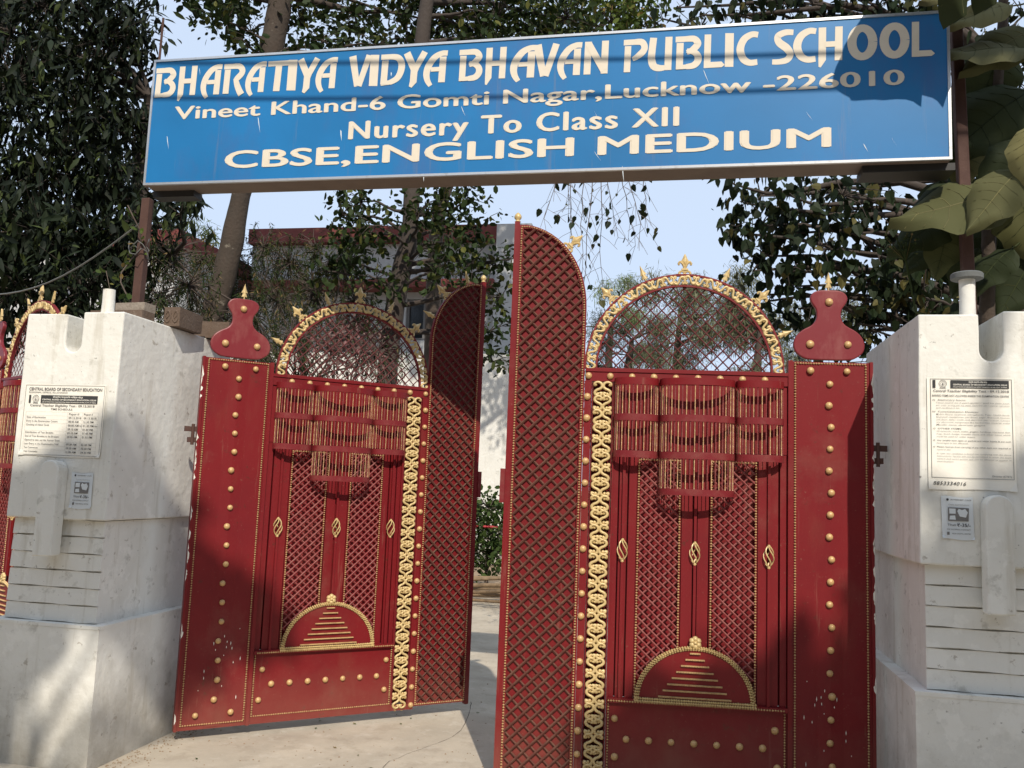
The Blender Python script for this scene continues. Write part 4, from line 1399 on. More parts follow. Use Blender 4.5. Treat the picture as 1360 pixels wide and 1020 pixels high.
body = [('a)  Stationery Items:', .14, 1), ('Textual material, bits of papers, geometry / pencil box, plastic pouch,', .31, 0), ('pen, scale, writing pad, log tables, electronic pen / scanner, calculator', .31, 0), ('and cardboard etc.', .10, 0), None,
        ('b)  Communication Devices:', .19, 1), ('Mobile Phone, earphone, microphones, Pager, Health Bands,', .31, 0), ('Bluetooth, headphones, pen drives, pager, Bluetooth Devices,', .31, 0), ('calculator, debit / credit card, electronic pen / scanner, Camera,', .31, 0), ('any electronic component like handwritten material, wallet', .31, 0), ('Metallic items, electronic gadgets', .20, 0), None,
        ('c)  OTHER ITEMS:', .12, 1), ('Wristwatch, watch, wallet, goggles, handbags, Hairband, Belt,', .31, 0), ('Cap, Scarf, badge, metallic items and other items which', .31, 0), ('could be used for unfair means.', .16, 0), None,
        ('d)  Any eatable item open or packed and water bottle & any such', .32, 1), ('beverages is not allowed.', .13, 0), None,
        ('e)  Please restrain from carrying of any other item not required at', .32, 1), ('centre etc.', .06, 0), None,
        ('In case, any candidate is found not complying with the above', .31, 0), ('instructions, he/she will not be permitted to enter the exam', .31, 0), ('centre and strict action will not be allowed to appear in', .31, 0), ('examination.', .07, 0)]
z = H_ - .106
for it in body:
    if it is None:
        z -= .0055
        continue
    s_, w2, hd_ = it
    put_text(s_, .022 + (0 if hd_ else .016), min(W_ - .02, .022 + (0 if hd_ else .016) + w2), z, .0062, -.003, M['greyink'] if hd_ else M['faint'], t, 'print', .008 if hd_ else .003)
    z -= .0118
put_text('Director (CTET)', W_ - .098, W_ - .02, .060, .0075, -.003, M['greyink'], t, 'print', .012)
put_text('8853334016', .020, .155, .018, .0165, -.003, M['ink'], t, 'handwriting', .004, 1.1, shear=.25)
def small(x0, x1, z0, z1, label, seed):
    t, W_, H_ = sheet('handbill', x0, x1, z0, z1, label, M['paper2'], seed=seed, lean=-.004, cat='handbill')
    q = MB(); q.lathe([(.0055, .0031), (.005, .0033)], W_ * .17, H_ * .93, 10, 'y'); q.build('dot', M['ink'], t)
    put_text('INTERNET CAFE', W_ * .27, W_ * .92, H_ * .915, .0055, -.003, M['greyink'], t, 'print', .02)
    put_text('Copy and Solutions', W_ * .2, W_ * .85, H_ * .80, .0055, -.003, M['faint'], t, 'print', .01)
    q = MB(); q.plate([(W_ * .18, H_ * .43), (W_ * .82, H_ * .43), (W_ * .84, H_ * .74), (W_ * .18, H_ * .745)], -.0033, -.0030); q.build('printed_block', M['greyink'], t)
    q = MB(); q.plate([(W_ * .22, H_ * .60), (W_ * .42, H_ * .60), (W_ * .42, H_ * .72), (W_ * .22, H_ * .72)], -.0037, -.0034)
    q.plate([(W_ * .47, H_ * .66), (W_ * .55, H_ * .54), (W_ * .74, H_ * .52), (W_ * .80, H_ * .64), (W_ * .72, H_ * .72), (W_ * .62, H_ * .69), (W_ * .52, H_ * .72)], -.0037, -.0034)
    q.plate([(W_ * .22, H_ * .46), (W_ * .42, H_ * .46), (W_ * .40, H_ * .56), (W_ * .24, H_ * .55)], -.0037, -.0034)
    q.build('printed_picture', M['paper2'], t)
    put_text('Thali', W_ * .16, W_ * .42, H_ * .31, .010, -.003, M['greyink'], t, 'print', .012)
    put_text('\u20b9-35/-', W_ * .46, W_ * .88, H_ * .30, .015, -.003, M['ink'], t, 'print', .012)
    put_text('FOR SHOPPING CONTACT', W_ * .14, W_ * .88, H_ * .215, .006, -.003, M['greyink'], t, 'print', .012)
    put_text('NEAR DIGITAL CENTRE', W_ * .30, W_ * .88, H_ * .12, .006, -.003, M['greyink'], t, 'print', .012)
    bar(t, W_ * .14, W_ * .22, H_ * .10, H_ * .17, M['greyink'], name='printed_block')
    return t
small(-2.276, -2.145, 1.338, 1.528, 'small bluish handbill with a picture on the left pillar under the schedule', 2)
small(2.092, 2.222, 1.392, 1.578, 'small bluish handbill with a curled corner on the right pillar', 7)

# ================================================================ wires
def wire(name, pts, r, label, mt=M['cable'], group=None):
    q = MB(); b0 = Vector(pts[0]); q.tube([Vector(p) - b0 for p in pts], r, 5)
    return tag(q.build(name, mt, None, 180, loc=b0), label, 'wire', group)
p0, p1 = at(-40, 392, .8), at(193, 291, .03)
mid = [p0.lerp(p1, i / 12) + Vector((0, 0, -.16 * math.sin(PI * i / 12))) for i in range(13)]
wire('guy_wire', mid, .006, 'sagging grey wire running from the left post down to the left')
rnd = random.Random(4)
loop = [Vector((pl.x - .0 + .07 * math.cos(i * .62) + rnd.uniform(-.01, .01), -.02 + .05 * math.sin(i * .62), 2.98 - i * .004 + .03 * math.sin(i * 1.7))) for i in range(24)]
wire('tie_wire', loop, .0035, 'thin wire wound round the left rusty post')
for k, (pa, pb, lab) in enumerate([((230, 84), (1010, 74), 'upper power cable slung high in front of the name board'), ((280, 131), (1010, 121), 'lower power cable slung high in front of the name board')]):
    A, B = at(*pa, SY) + S * 2.4, at(*pb, SY) + S * 2.4
    d = B - A
    A2, B2 = A - d * 2.2, B + d * 2.2
    wire('power_cable', [A2.lerp(B2, i / 16) + Vector((0, 0, .9 * ((i / 8 - 1) ** 2 - .0) - .02)) * .5 for i in range(17)], .011, lab, M['darksteel'], 'power cables over the road')

# ================================================================ trees
# dark mango tree at the left
random.seed(1)
mc = []
for (px, py, Y, r, n) in [(-60, 20, 2.6, .9, 1100), (60, 10, 2.8, .8, 1100), (140, 60, 3.0, .7, 900), (20, 110, 2.4, .8, 1100), (110, 150, 2.8, .7, 1000), (165, 25, 3.2, .5, 500), (-30, 200, 2.4, .8, 900), (70, 230, 2.6, .7, 1000), (150, 230, 3.0, .5, 600), (175, 170, 3.2, .4, 350),
                           (-20, 300, 2.0, .7, 900), (60, 320, 1.9, .6, 900), (130, 320, 2.2, .5, 700), (30, 385, 1.7, .45, 500), (110, 385, 1.8, .45, 500), (160, 370, 2.2, .4, 400), (-60, 380, 1.8, .6, 500), (185, 310, 2.4, .35, 260), (-40, 110, 4.5, 1.2, 1100), (60, 60, 5, 1.2, 1200), (40, 300, 4.5, 1.1, 1000), (130, 190, 5, .9, 800), (60, 430, 3, .6, 500), (240, 285, 1.6, .22, 110), (215, 268, 1.7, .22, 100)]:
    mc.append((px, py, Y, r * .8, int(n * .8)))
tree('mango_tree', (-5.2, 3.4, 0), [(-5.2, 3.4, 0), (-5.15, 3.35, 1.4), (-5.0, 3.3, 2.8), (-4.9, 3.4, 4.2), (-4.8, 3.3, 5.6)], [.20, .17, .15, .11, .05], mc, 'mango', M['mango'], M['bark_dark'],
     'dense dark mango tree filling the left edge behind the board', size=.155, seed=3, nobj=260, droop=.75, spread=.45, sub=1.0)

# leaning brown trunk, its crown above the board
def L3(*pts):
    return [tuple(at(*p)) for p in pts]
tp = L3((240, 620, 3.6), (262, 500, 3.6), (279, 433, 3.6), (297, 370, 3.6), (309, 315, 3.6), (320, 260, 3.6), (345, 150, 3.6), (362, 60, 3.6), (376, -20, 3.6), (388, -120, 3.6))
base = (tp[0][0] - .12, 3.6, 0)
cl = [(300, 28, 3.3, .28, 150), (335, 45, 3.9, .22, 120), (290, -10, 3.4, .35, 170), (400, 30, 3.9, .35, 230), (430, 55, 3.4, .25, 190), (345, -40, 3.6, .5, 240), (470, 20, 4.2, .45, 380), (500, 60, 3.8, .3, 240), (540, 20, 4.4, .45, 420), (450, -60, 4, .6, 380), (600, -30, 4.4, .6, 480), (590, 35, 4.6, .4, 380), (410, 80, 3.2, .18, 70), (330, 62, 3.3, .14, 50)]
tree('round_leaved_tree', base, [base] + tp, [.16, .15, .14, .125, .12, .115, .11, .12, .135, .12, .08], cl, 'round', M['round'], M['bark'],
     'tree with a thick leaning brown trunk passing behind the board', size=.085, seed=8, nobj=120, droop=.4, spread=.6, group='round leaved trees behind the gate')
# second dark trunk
tp = L3((505, 620, 3.9), (514, 500, 3.9), (520, 440, 3.9), (530, 374, 3.9), (543, 319, 3.9), (547, 260, 3.9), (552, 150, 3.9), (562, 40, 3.9), (575, -60, 3.9))
base = (tp[0][0], 3.9, 0)
cl = [(455, 285, 3.6, .22, 120), (480, 268, 3.9, .22, 130), (500, 300, 3.5, .25, 150), (465, 345, 3.6, .25, 140), (430, 360, 3.7, .2, 90), (500, 370, 3.4, .22, 120), (555, 285, 3.4, .25, 160), (590, 275, 3.8, .25, 150), (620, 268, 3.8, .2, 120), (600, 320, 3.6, .28, 180), (580, 360, 3.4, .22, 130), (640, 300, 3.9, .18, 90), (625, 350, 3.8, .24, 130), (655, 350, 4.0, .2, 110), (665, 395, 4.0, .22, 130), (650, 440, 4.0, .2, 110), (675, 345, 4.1, .14, 50), (655, 480, 4, .16, 60), (470, 320, 4.4, .3, 150), (560, 330, 4.5, .35, 190),
      (620, 40, 4.6, .45, 420), (660, 20, 4.2, .45, 450), (700, 40, 4.6, .4, 420), (690, -30, 4.4, .6, 520), (640, 60, 4.0, .3, 300), (750, 25, 4.8, .45, 420), (730, 60, 4.4, .25, 240)]
tree('round_leaved_tree', base, [base] + tp, [.13, .12, .11, .105, .105, .09, .085, .085, .08, .06], cl, 'round', M['round'], M['bark_dark'],
     'tree with a straight dark trunk in front of the school window', size=.082, seed=9, nobj=160, droop=.5, spread=.6, group='round leaved trees behind the gate')
# lit leaves peeping over the middle of the board
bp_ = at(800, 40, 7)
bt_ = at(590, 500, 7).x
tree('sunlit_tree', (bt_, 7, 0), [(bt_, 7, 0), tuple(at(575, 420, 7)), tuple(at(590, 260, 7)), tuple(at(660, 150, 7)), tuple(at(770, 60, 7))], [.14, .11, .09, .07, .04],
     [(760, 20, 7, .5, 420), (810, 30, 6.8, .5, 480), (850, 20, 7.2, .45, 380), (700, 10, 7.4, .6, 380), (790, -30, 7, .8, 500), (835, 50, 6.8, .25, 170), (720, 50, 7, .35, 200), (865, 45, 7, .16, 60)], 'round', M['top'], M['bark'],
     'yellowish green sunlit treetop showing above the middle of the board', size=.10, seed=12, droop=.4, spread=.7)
# bare hanging twigs with few leaves under the board
t = empty('hanging_twigs', at(800, 200, 2.2), label='nearly bare twigs with a few leaves hanging below the board against the sky', cat='branch')
org = Vector(t.location)
q = MB()
rnd = random.Random(21)
lp = []
for (px, py, L, dx) in [(745, 235, .35, -.25), (765, 238, .55, -.1), (780, 240, .75, .02), (795, 240, .85, .0), (805, 240, .5, .15), (825, 240, .45, .2), (845, 238, .4, .22), (790, 238, 1.1, -.02), (815, 240, .55, .3), (760, 236, .4, .05)]:
    a = at(px, py, 2.2 + rnd.uniform(-.2, .2)) + Vector((0, 0, .35))
    pts = [a]
    for i in range(9):
        pts.append(pts[-1] + Vector((dx * L / 9 + rnd.uniform(-.02, .02), rnd.uniform(-.015, .015), -(L + .35) / 9)))
    q.tube([p - org for p in pts], [.0045 - .0003 * i for i in range(10)], 4, False)
    for j in range(3, 10):
        for m_ in range(2):
            d = Vector((rnd.uniform(-.16, .16), rnd.uniform(-.1, .1), rnd.uniform(-.2, -.03)))
            q.tube([pts[j] - org, pts[j] - org + d * .5 + Vector((0, 0, .01)), pts[j] - org + d], .0018, 3, False)
            if rnd.random() < .55:
                lp.append(pts[j] + d)
q.build('twigs', M['twig'], t)
foliage(t, 'foliage', np.array([tuple(p) for p in lp]), .062, 'heart', M['peepal'], 31, 1.1, .35, nobj=min(70, len(lp) - 1))
q = MB(); q.tube([(0, 0, .5), (-.3, .1, .55), (-.7, .3, .7), (-1.3, .9, .9)], [.02, .03, .04, .06], 6); q.tube([(0, 0, .5), (.3, 0, .42), (.6, 0, .45)], [.02, .014, .01], 6); q.build('bough', M['bark'], t, 180)
# fig tree on the right
cl = []
for (px, py, Y, r, n) in [(975, 245, 2.2, .18, 55), (990, 270, 2.3, .2, 75), (985, 310, 2.2, .18, 55), (1010, 260, 2.6, .25, 90), (1010, 300, 2.4, .22, 80), (1020, 340, 2.5, .2, 70), (1000, 360, 2.3, .16, 40), (1050, 260, 2.2, .26, 110), (1050, 310, 2.5, .22, 85), (1045, 360, 2.3, .18, 50),
                           (1085, 270, 2.6, .28, 120), (1090, 330, 2.3, .24, 90), (1120, 260, 2.2, .28, 130), (1130, 310, 2.5, .28, 120), (1120, 370, 2.4, .24, 90), (1160, 280, 2.6, .3, 150), (1170, 340, 2.4, .3, 150), (1150, 400, 2.5, .24, 90), (1200, 320, 2.8, .35, 200), (1210, 380, 2.6, .3, 170), (1190, 420, 2.7, .25, 110), (1250, 340, 3.0, .4, 260), (1250, 400, 2.8, .35, 220), (1310, 300, 3.0, .45, 300), (1340, 220, 3.2, .5, 360), (1290, 200, 3.4, .5, 350), (1340, 100, 3.4, .6, 400), (1300, 120, 3.6, .5, 350), (1225, 395, 2.3, .2, 80), (1330, 330, 2.6, .25, 60), (1360, 20, 3.6, .7, 350),
                           (1100, 385, 2.6, .3, 120), (1140, 430, 2.7, .3, 140), (1060, 410, 2.6, .25, 70), (1020, 400, 2.7, .2, 36), (1165, 440, 2.9, .3, 150), (1090, 440, 3.0, .3, 90), (1030, 300, 2.8, .3, 110), (1070, 240, 2.8, .3, 120), (900, 10, 3.6, .2, 60), (880, 25, 3.6, .14, 34), (935, 20, 3.4, .2, 70), (960, -10, 3.6, .3, 130), (1000, 8, 3.4, .3, 140), (1040, 0, 3.4, .3, 180), (1080, 5, 3.2, .25, 160), (1130, -5, 3.2, .3, 220), (1180, 0, 3.2, .3, 240), (1230, 0, 3.2, .3, 260), (980, 20, 3.2, .16, 60), (1060, 380, 2.6, .1, 16), (1010, 392, 2.6, .08, 8), (1085, 400, 2.5, .1, 14), (1220, 60, 3.6, .5, 350)]:
    cl.append((px, py, Y, r * .95, int(n * .52)))
tb = at(1330, 300, 3.4)
tree('fig_tree', (tb.x, 3.4, 0), [(tb.x, 3.4, 0), (tb.x - .05, 3.4, 1.6), (tb.x + .05, 3.4, 3.0), (tb.x, 3.35, 4.4), (tb.x - .1, 3.3, 5.6)], [.22, .19, .17, .13, .07], cl, 'heart', M['peepal'], M['bark_dark'],
     'fig tree with drooping branches of dark pointed leaves behind the right pillar', size=.092, seed=14, nobj=290, droop=.95, spread=.4)
# the big-leaved plant in front of it, leaves as parts
def big_leaf_mesh():
    nu, nv = 18, 8
    vs, fs = [], []
    prof = [0.0, .62, .92, 1.0, .98, .88, .70, .48, .24, 0.02]
    def surf(u, v, lift=0.0):
        wv = .36 * float(np.interp(u * 9, range(10), prof))
        rip = .022 * math.sin(u * 19 + v) * abs(v) ** 1.5 + .02 * math.sin(u * 7 + 2 * v)
        return (u + .02 * math.sin(v * 9) * (1 - u), v * wv * (1 + .05 * math.sin(u * 23)), -.20 * u * u + .10 * abs(v) - .10 * v * v * (1 + u) + rip + lift)
    for i in range(nu + 1):
        for j in range(nv + 1):
            vs.append(surf(i / nu, j / nv * 2 - 1))
    for i in range(nu):
        for j in range(nv):
            fs.append((i * (nv + 1) + j, (i + 1) * (nv + 1) + j, (i + 1) * (nv + 1) + j + 1, i * (nv + 1) + j + 1))
    q = MB(); q.add(vs, fs)
    q.tube([(-.28, 0, .03), (-.1, 0, .004)] + [surf(f, 0, -.001) for f in (.02, .2, .4, .6, .8, .98)], [.014, .013, .011, .010, .008, .006, .004, .003], 5)
    for k in range(7):
        for s in (-1, 1):
            u = .05 + k * .12
            q.tube([surf(u + .12 * f, s * f * .93, .001) for f in (.02, .3, .6, 1)], .0032, 3, False)
    me = q.mesh('leaf', M['teak'], 180)
    me2 = me.copy(); me2.materials.clear(); me2.materials.append(M['teak_shade'])
    return me, me2
BL, BLD = big_leaf_mesh()
px0 = at(1310, 330, .35)
t = empty('big_leaved_tree', (px0.x, .35, 0), label='young tree with very large dusty leaves beside the right rusty post', cat='tree')
q = MB(); q.tube([(0, 0, 0), (.02, 0, 1.5), (-.02, -.05, 2.6), (0, -.1, 3.4), (.05, -.2, 4.2), (.04, -.3, 4.9)], [.05, .045, .04, .034, .026, .015], 8); q.build('trunk', M['bark'], t, 180)
org = Vector(t.location)
def face_leaf(px, py, Y, L, ang, tilt, roll=0):
    """base of the blade at (px, py); ang = direction of the tip in the x-z plane, degrees; tilt = how far its face turns up"""
    p = at(px, py, Y) - org
    a = R(ang)
    x = Vector((math.cos(a), -.15, math.sin(a))).normalized()
    z = Vector((0, -math.cos(R(tilt)), math.sin(R(tilt))))
    y = z.cross(x).normalized()
    z = x.cross(y)
    mm = Matrix(((x.x, y.x, z.x, p.x), (x.y, y.y, z.y, p.y), (x.z, y.z, z.z, p.z), (0, 0, 0, 1)))
    o = bpy.data.objects.new('leaf', BL if (Y < .01 and tilt >= 25) else BLD); C.objects.link(o); o.parent = t  # leaves meant to look shaded take the darkened copy
    o.matrix_local = mm @ Matrix.Rotation(R(roll), 4, 'X') @ Matrix.Scale(L, 4)
for a in [(1352, 262, -.05, .62, 183, 40, 0), (1290, 248, .05, .34, 195, 30, 10), (1270, 285, .15, .40, 205, 50, -10), (1262, 300, .1, .30, 250, 20, 20), (1356, 225, -.2, .40, 225, 30, 10), (1345, 330, .2, .35, 220, 60, 0),
          (1345, 8, -.1, .36, 188, 30, 10), (1300, -22, -.1, .30, 190, 25, 0), (1375, 40, -.05, .42, 205, 30, 0), (1370, 70, -.1, .50, 170, 35, 15), (1330, 60, .2, .45, 250, 15, 0), (1370, 120, .1, .60, 215, 25, 0), (1300, 110, .4, .55, 240, 10, 20), (1370, 190, .0, .4, 230, 20, -10),
          (1285, 160, .5, .42, 265, 5, 0), (1345, 250, .2, .5, 290, 10, 15), (1378, 160, -.3, .38, 260, 30, 30), (1330, 280, .4, .5, 260, 20, 0), (1300, 330, .3, .3, 240, 30, 0), (1240, 330, .3, .22, 215, 40, 0), (1250, 240, .4, .3, 260, 20, 0), (1378, 330, .3, .45, 240, 20, 0)]:
    face_leaf(*a)
# leaves near the sun side that shade the right end of the board
for (px, py, dt, L, ang, tilt) in [(1160, 8, .72, .76, 288, 42), (1226, 8, .78, .74, 276, 42), (1192, 4, .78, .55, 282, 45), (1246, 6, .80, .56, 262, 42)]:
    P0 = at(px, py, SY) + S * dt
    p = P0 - org
    a = R(ang)
    x = Vector((math.cos(a), .1, math.sin(a))).normalized()
    z = S.copy(); y = z.cross(x).normalized(); z = x.cross(y)
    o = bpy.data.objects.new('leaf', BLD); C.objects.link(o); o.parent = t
    o.matrix_local = Matrix(((x.x, y.x, z.x, p.x), (x.y, y.y, z.y, p.y), (x.z, y.z, z.z, p.z), (0, 0, 0, 1))) @ Matrix.Scale(L, 4)
# seed head
q = MB()
sp_ = at(1195, 325, .1) - org
rnd = random.Random(9)
for k in range(50):
    d = Vector((rnd.uniform(-.09, .09), rnd.uniform(-.05, .05), rnd.uniform(-.05, .07)))
    q.tube([sp_ + Vector((.03, 0, -.09)), sp_ + d], .0015, 3, False)
    q.bead(*(sp_ + d), .007)
q.tube([sp_ + Vector((.03, 0, -.09)), sp_ + Vector((.10, .1, -.35)), Vector((0, 0, 2.5))], .006, 5)
q.build('seed_head', M['feather'], t)

# feathery bushes behind the left leaf
fc = [(a_[0], a_[1], a_[2], a_[3], int(a_[4] * 1.35)) for a_ in [(270, 345, 4.4, .3, 700), (300, 390, 4.3, .3, 700), (220, 330, 3.4, .3, 500), (450, 350, 4.4, .3, 600), (480, 430, 4.2, .3, 500), (225, 340, 2.6, .3, 650), (250, 380, 2.5, .3, 650), (215, 400, 2.2, .3, 500), (350, 330, 4.2, .4, 800), (385, 350, 4.2, .4, 900), (420, 330, 4.2, .35, 700), (370, 400, 4.0, .45, 1000), (330, 420, 3.8, .4, 800), (420, 390, 4.0, .45, 900), (390, 450, 3.6, .5, 900), (450, 440, 3.6, .5, 900), (470, 400, 4.0, .3, 500), (340, 470, 3.4, .4, 700), (240, 440, 2.2, .3, 500), (500, 470, 3.6, .4, 500), (310, 340, 4.2, .25, 300)]]
bx = at(390, 500, 4.0)
tree('feathery_bush', (bx.x, 4.0, 0), [(bx.x, 4, 0), (bx.x + .05, 4, .8), (bx.x, 4, 1.6), (bx.x + .05, 4.1, 2.4)], [.06, .05, .04, .02], fc, 'needle2', M['feather'], M['twig'],
     'feathery yellow green bush behind the left gate leaf', cat='bush', size=.062, seed=17, droop=.7, spread=.5, sub='tassel')
# pinkish dusty shrub seen through the left arch
bx = at(470, 470, 3.0)
tree('flowering_bush', (bx.x, 3.0, 0), [(bx.x, 3, 0), (bx.x, 3, 1.0), (bx.x, 3, 1.9)], [.04, .035, .02], [(440, 465, 3, .22, 300), (480, 470, 3, .25, 350), (465, 450, 3, .16, 160)], 'round', M['pinkbloom'], M['twig'],
     'dusty pinkish bush seen through the lattice of the left arch', cat='bush', size=.045, seed=18, droop=.3, spread=.9)
# small shrub and poles in the gap
bx = at(648, 720, 7.6)
sh = tree('garden_shrub', (bx.x, 7.6, 0), [(bx.x, 7.6, 0), (bx.x, 7.6, .4), (bx.x, 7.6, .9)], [.03, .025, .01], [(640, 695, 7.6, .4, 500), (665, 705, 7.6, .4, 420), (650, 735, 7.6, .4, 500), (610, 720, 7.6, .45, 300), (650, 675, 7.6, .25, 200)], 'round', M['shrub'], M['twig'],
     'low leafy shrub with red flowers in the gap between the gate leaves', cat='bush', size=.085, seed=19, droop=.3, spread=.8)
q = MB()
rnd = random.Random(2)
for k in range(9):
    p = at(rnd.uniform(630, 662), rnd.uniform(705, 720), 7.3) - Vector(sh.location)
    q.lathe([(.02, 0), (.035, .015), (.03, .03), (.005, .035)], p.x, p.y, 6); 
q.v = [(x, y, z + .95) for x, y, z in q.v]
q.build('blossoms', M['petal'], sh)
rnd = random.Random(13)
POLE_L = ['%s rough pole %s the pile behind the gate gap' % (a_, b_) for a_ in ('nearest', 'middle', 'farthest') for b_ in ('at the bottom of', 'in the body of', 'on top of')]
for k in range(9):
    x = at(650, 770, 6.9).x
    yy = 6.3 + k * .10
    a0 = rnd.uniform(-.25, .25)
    L = rnd.uniform(1.6, 2.6)
    zz = .04 + .07 * (k % 4) + rnd.uniform(0, .05)
    q = MB(); q.tube([(-L / 2, 0, 0), (0, rnd.uniform(-.03, .03), rnd.uniform(0, .05)), (L / 2, 0, rnd.uniform(0, .12))], rnd.uniform(.018, .03), 7)
    o = q.build('wooden_pole', M['pole'], None, 180, loc=(x + rnd.uniform(-.4, .4), yy, zz))
    o.rotation_euler = (0, rnd.uniform(-.06, .03), a0)
    tag(o, POLE_L[k], 'pole', 'pile of rough poles behind the gate')

# distant trees
def far_tree(px, top, Y, W_, label, mt, seed, n=3000, size=.3, low=2.0, group='hazy trees beyond the school yard', gaps=1.0):
    p = at(px, top, Y)
    H_ = p.z
    rng = np.random.default_rng(seed)
    cl = []
    for k in range(26):
        u = rng.uniform(-1, 1)
        v = rng.uniform(0, 1)
        z = low + (H_ - low) * v
        env = math.sqrt(max(.05, 1 - (abs(v - .45) / .62) ** 2))
        cl.append((None, None, None, W_ * .20 * gaps, int(n / 26), (p.x + u * W_ * env, Y + rng.uniform(-1, 1) * W_ * .5, z)))
    tree('distant_tree', (p.x, Y, 0), [(p.x, Y, 0), (p.x + .1, Y, H_ * .35), (p.x - .1, Y, H_ * .65), (p.x, Y, H_ * .9)], [.3, .24, .15, .05], cl, 'needle', mt, M['bark'], label, size=size, seed=seed, droop=.7, spread=.6, group=group)
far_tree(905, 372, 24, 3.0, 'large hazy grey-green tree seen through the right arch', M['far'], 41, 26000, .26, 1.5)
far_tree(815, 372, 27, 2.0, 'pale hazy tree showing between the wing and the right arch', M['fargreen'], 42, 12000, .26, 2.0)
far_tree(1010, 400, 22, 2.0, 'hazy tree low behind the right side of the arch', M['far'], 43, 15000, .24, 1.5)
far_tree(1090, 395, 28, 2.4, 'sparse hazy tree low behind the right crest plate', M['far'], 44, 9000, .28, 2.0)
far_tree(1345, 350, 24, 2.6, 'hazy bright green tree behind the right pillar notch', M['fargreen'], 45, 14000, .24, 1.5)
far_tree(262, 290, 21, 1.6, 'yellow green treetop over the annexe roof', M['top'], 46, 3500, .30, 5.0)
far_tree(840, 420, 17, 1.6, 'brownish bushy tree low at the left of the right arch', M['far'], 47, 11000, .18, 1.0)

# trees on the street side behind the viewer; they shade the pillars' feet
def shade_tree(base, spots, label, seed, trunk_top):
    cl = []
    for (P, t_, r, n) in spots:
        c = Vector(P) + S * t_
        cl.append((None, None, None, r, int(n * 1.9), tuple(c)))
    bx, by = base
    tree('street_tree', (bx, by, 0), [(bx, by, 0), (bx + .1, by, 2.5), (bx, by - .1, 5), trunk_top], [.22, .19, .15, .08], cl, 'round', M['round'], M['bark'], label, size=.20, seed=seed, droop=.4, spread=.7, group='street trees behind the viewer')
shade_tree((5.2, -9.2), [((2.35, -.6, .95), 11.0, .42, 900), ((2.35, -.7, .45), 11.5, .55, 1100), ((2.6, -.7, 1.3), 11.0, .25, 300), ((1.35, -.1, .12), 11.5, .40, 700), ((.75, -.1, .10), 11.2, .25, 280), ((1.75, -.1, .45), 11.4, .22, 240), ((3.2, -.8, .8), 11, .6, 900), ((2.5, .3, 3.7), 9.5, .22, 120)],
           'leafy street tree behind the viewer on the right', 61, (5.4, -9.0, 7.2))
shade_tree((.9, -9.8), [((-2.85, -.65, .42), 12.0, .22, 330), ((-2.85, -.6, .12), 12.0, .14, 160), ((-2.45, -.6, 1.2), 11.6, .20, 260), ((-2.2, -.6, 1.36), 11.8, .16, 150), ((-2.5, -.6, .92), 11.8, .20, 260), ((-2.25, -.6, 1.05), 11.8, .16, 160), ((-2.05, .1, .55), 12.0, .18, 150), ((-1.66, .2, .76), 11.8, .12, 110), ((-2.9, -.6, 1.1), 12, .25, 300), ((-2.04, -.2, 1.3), 12, .15, 90)],
           'leafy street tree behind the viewer on the left', 62, (.9, -9.6, 7.4))

rnd = random.Random(77)
cl = []
for k in range(30):
    cl.append((None, None, None, rnd.uniform(.7, 1.1), 420, (rnd.uniform(-8.5, 2.2), rnd.uniform(6.2, 8.5), rnd.uniform(10.3, 14.0))))
tree('tall_tree', (-11.5, 7.5, 0), [(-11.5, 7.5, 0), (-11.4, 7.5, 4), (-11, 7.4, 8.5), (-8, 7.4, 12), (-2.5, 7.3, 13)], [.35, .3, .26, .2, .1], cl, 'round', M['round'], M['bark_dark'],
     'tall spreading tree rising out of the picture over the school yard', size=.24, seed=71, droop=.4, spread=.7)

# ---------------------------------------------------------------- unseen houses and trees, added behind the viewer to block low sky light
M['house1'] = mat('ochre_house_wall', (0.22, 0.17, 0.12), 0.9, spots=[((0.12, 0.10, 0.08), 1.2, 0.48, 0.62, 0.6)])
M['house2'] = mat('grey_house_wall', (0.17, 0.17, 0.16), 0.9, spots=[((0.09, 0.09, 0.09), 1.0, 0.48, 0.62, 0.6)])
for x0, x1, y0, hh, mm, lab in [(-19, -9.5, -17.5, 9.5, 'house1', 'unseen ochre three-storey house added across the street on the left to block sky light'), (-9, 1.5, -18.5, 8.2, 'house2', 'unseen grey house added across the street behind the viewer to block sky light'), (2, 12, -18, 9.8, 'house1', 'unseen ochre house added across the street on the right to block sky light'), (12.6, 24, -17, 8.5, 'house2', 'unseen grey house added at the far right across the street to block sky light')]:
    h = empty('sky_block_house', ((x0 + x1) / 2, y0, 0), label=lab, cat='house', group='unseen houses added to block sky light')
    W_ = (x1 - x0) / 2
    q = MB(); q.box(-W_, W_, -7, 0, 0, hh); q.build('wall', M[mm], h)
    q = MB(); q.box(-W_ - .2, W_ + .2, -7.2, .3, hh + .003, hh + .25); q.build('roof', M['capgrey'], h)
    for fl in range(3):
        for k in range(4):
            cx = -W_ + (k + .5) * W_ / 2
            q = MB(); q.box(cx - .6, cx + .6, .003, .06, 1.0 + fl * 2.9, 2.3 + fl * 2.9); wn = q.build('window', M['frame'], h)
            q = MB(); q.box(cx - .5, cx + .5, .062, .07, 1.1 + fl * 2.9, 2.2 + fl * 2.9); q.build('pane', M['glassdark'], wn)
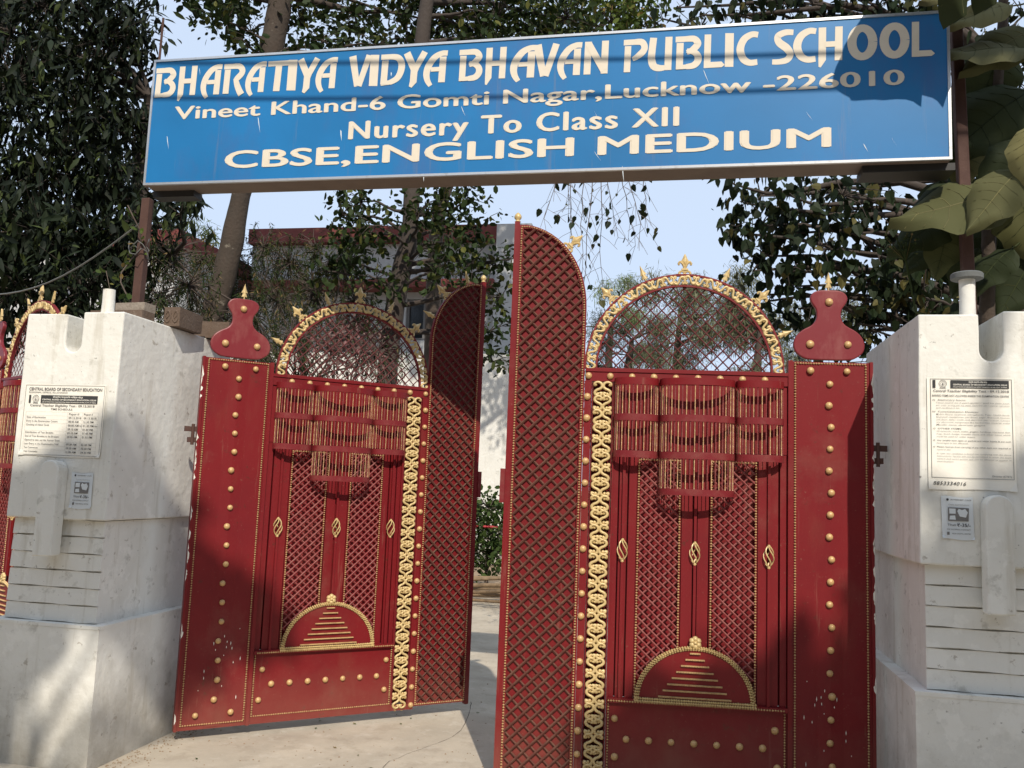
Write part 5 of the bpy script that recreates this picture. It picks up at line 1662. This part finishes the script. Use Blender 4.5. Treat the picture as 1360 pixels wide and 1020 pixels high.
for bx_, by_, lab, sd in [(-12.5, -9, 'unseen dense tree added on the street far left of the gate to block sky light', 81), (13.5, -8, 'unseen dense tree added on the street far right of the gate to block sky light', 82)]:  # unseen trees, added to close off low sky at both sides
    rnd = random.Random(sd)
    cl = [(None, None, None, 1.3, 420, (bx_ + rnd.uniform(-3, 3), by_ + rnd.uniform(-4, 4), rnd.uniform(2.5, 8))) for k in range(24)]
    tree('street_tree', (bx_, by_, 0), [(bx_, by_, 0), (bx_, by_, 3), (bx_ + .2, by_, 6)], [.3, .24, .1], cl, 'round', M['round'], M['bark_dark'], lab, size=.42, seed=sd, group='street trees behind the viewer')

# grit, cracks and litter on the driveway
rnd = random.Random(5)
q = MB()
for k in range(900):
    x = rnd.uniform(-2.4, 2.2); y = rnd.choice([rnd.uniform(-1.6, 4), rnd.gauss(.1, .25)])
    if rnd.random() < .35:
        x = -2.0 + abs(rnd.gauss(0, .08)); y = rnd.uniform(-.7, .6)
    r_ = rnd.uniform(.002, .007)
    q.add([(x - r_, y, .001), (x, y - r_, .001), (x + r_, y, .001), (x, y + r_, .001), (x, y, r_)], [(0, 1, 4), (1, 2, 4), (2, 3, 4), (3, 0, 4)])
tag(q.build('grit', M['earth']), 'loose grit and dirt gathered at the pillar foot and over the concrete', 'grit', kind='stuff')
q = MB()
for pts in ([(-1.9, -1.3), (-1.2, -1.0), (-.6, -1.05), (.1, -.8), (.6, -.9)], [(-.6, -1.05), (-.5, -.5), (-.62, 0), (-.4, .7), (-.5, 1.5)]):
    P = spline([(x, y, .002) for x, y in pts], 10)
    P = [p + Vector((rnd.uniform(-.008, .008), rnd.uniform(-.008, .008), 0)) for p in P]
    for a, b_ in zip(P, P[1:]):
        wd = rnd.uniform(.0008, .0022)
        q.add([a + Vector((-wd, -wd, 0)), b_ + Vector((-wd, -wd, 0)), b_ + Vector((wd, wd, 0)), a + Vector((wd, wd, 0))], [(0, 1, 2, 3)])
tag(q.build('crack', M['bark_dark']), kind='structure')
# creeper on the left post
t = empty('creeper', (pl.x, -.02, 2.42), label='thin creeper with a few pale leaves climbing the left rusty post', cat='plant')
q = MB()
P = [Vector((.05 * math.sin(i * .9) - .02, -.04 + .05 * math.cos(i * .9), i * .07)) for i in range(12)]
q.tube(P, .004, 5)
Q = [Vector((-.12, -.05, 0)), Vector((-.10, -.06, .12)), Vector((-.13, -.07, .26)), Vector((-.17, -.06, .36))]
q.tube(spline(Q, 4), .003, 4)
q.build('stem', M['twig'], t)
pp = [Vector(t.location) + p + Vector((rnd.uniform(-.06, .04), rnd.uniform(-.04, .02), rnd.uniform(-.02, .02))) for p in P + Q for _ in range(3)]
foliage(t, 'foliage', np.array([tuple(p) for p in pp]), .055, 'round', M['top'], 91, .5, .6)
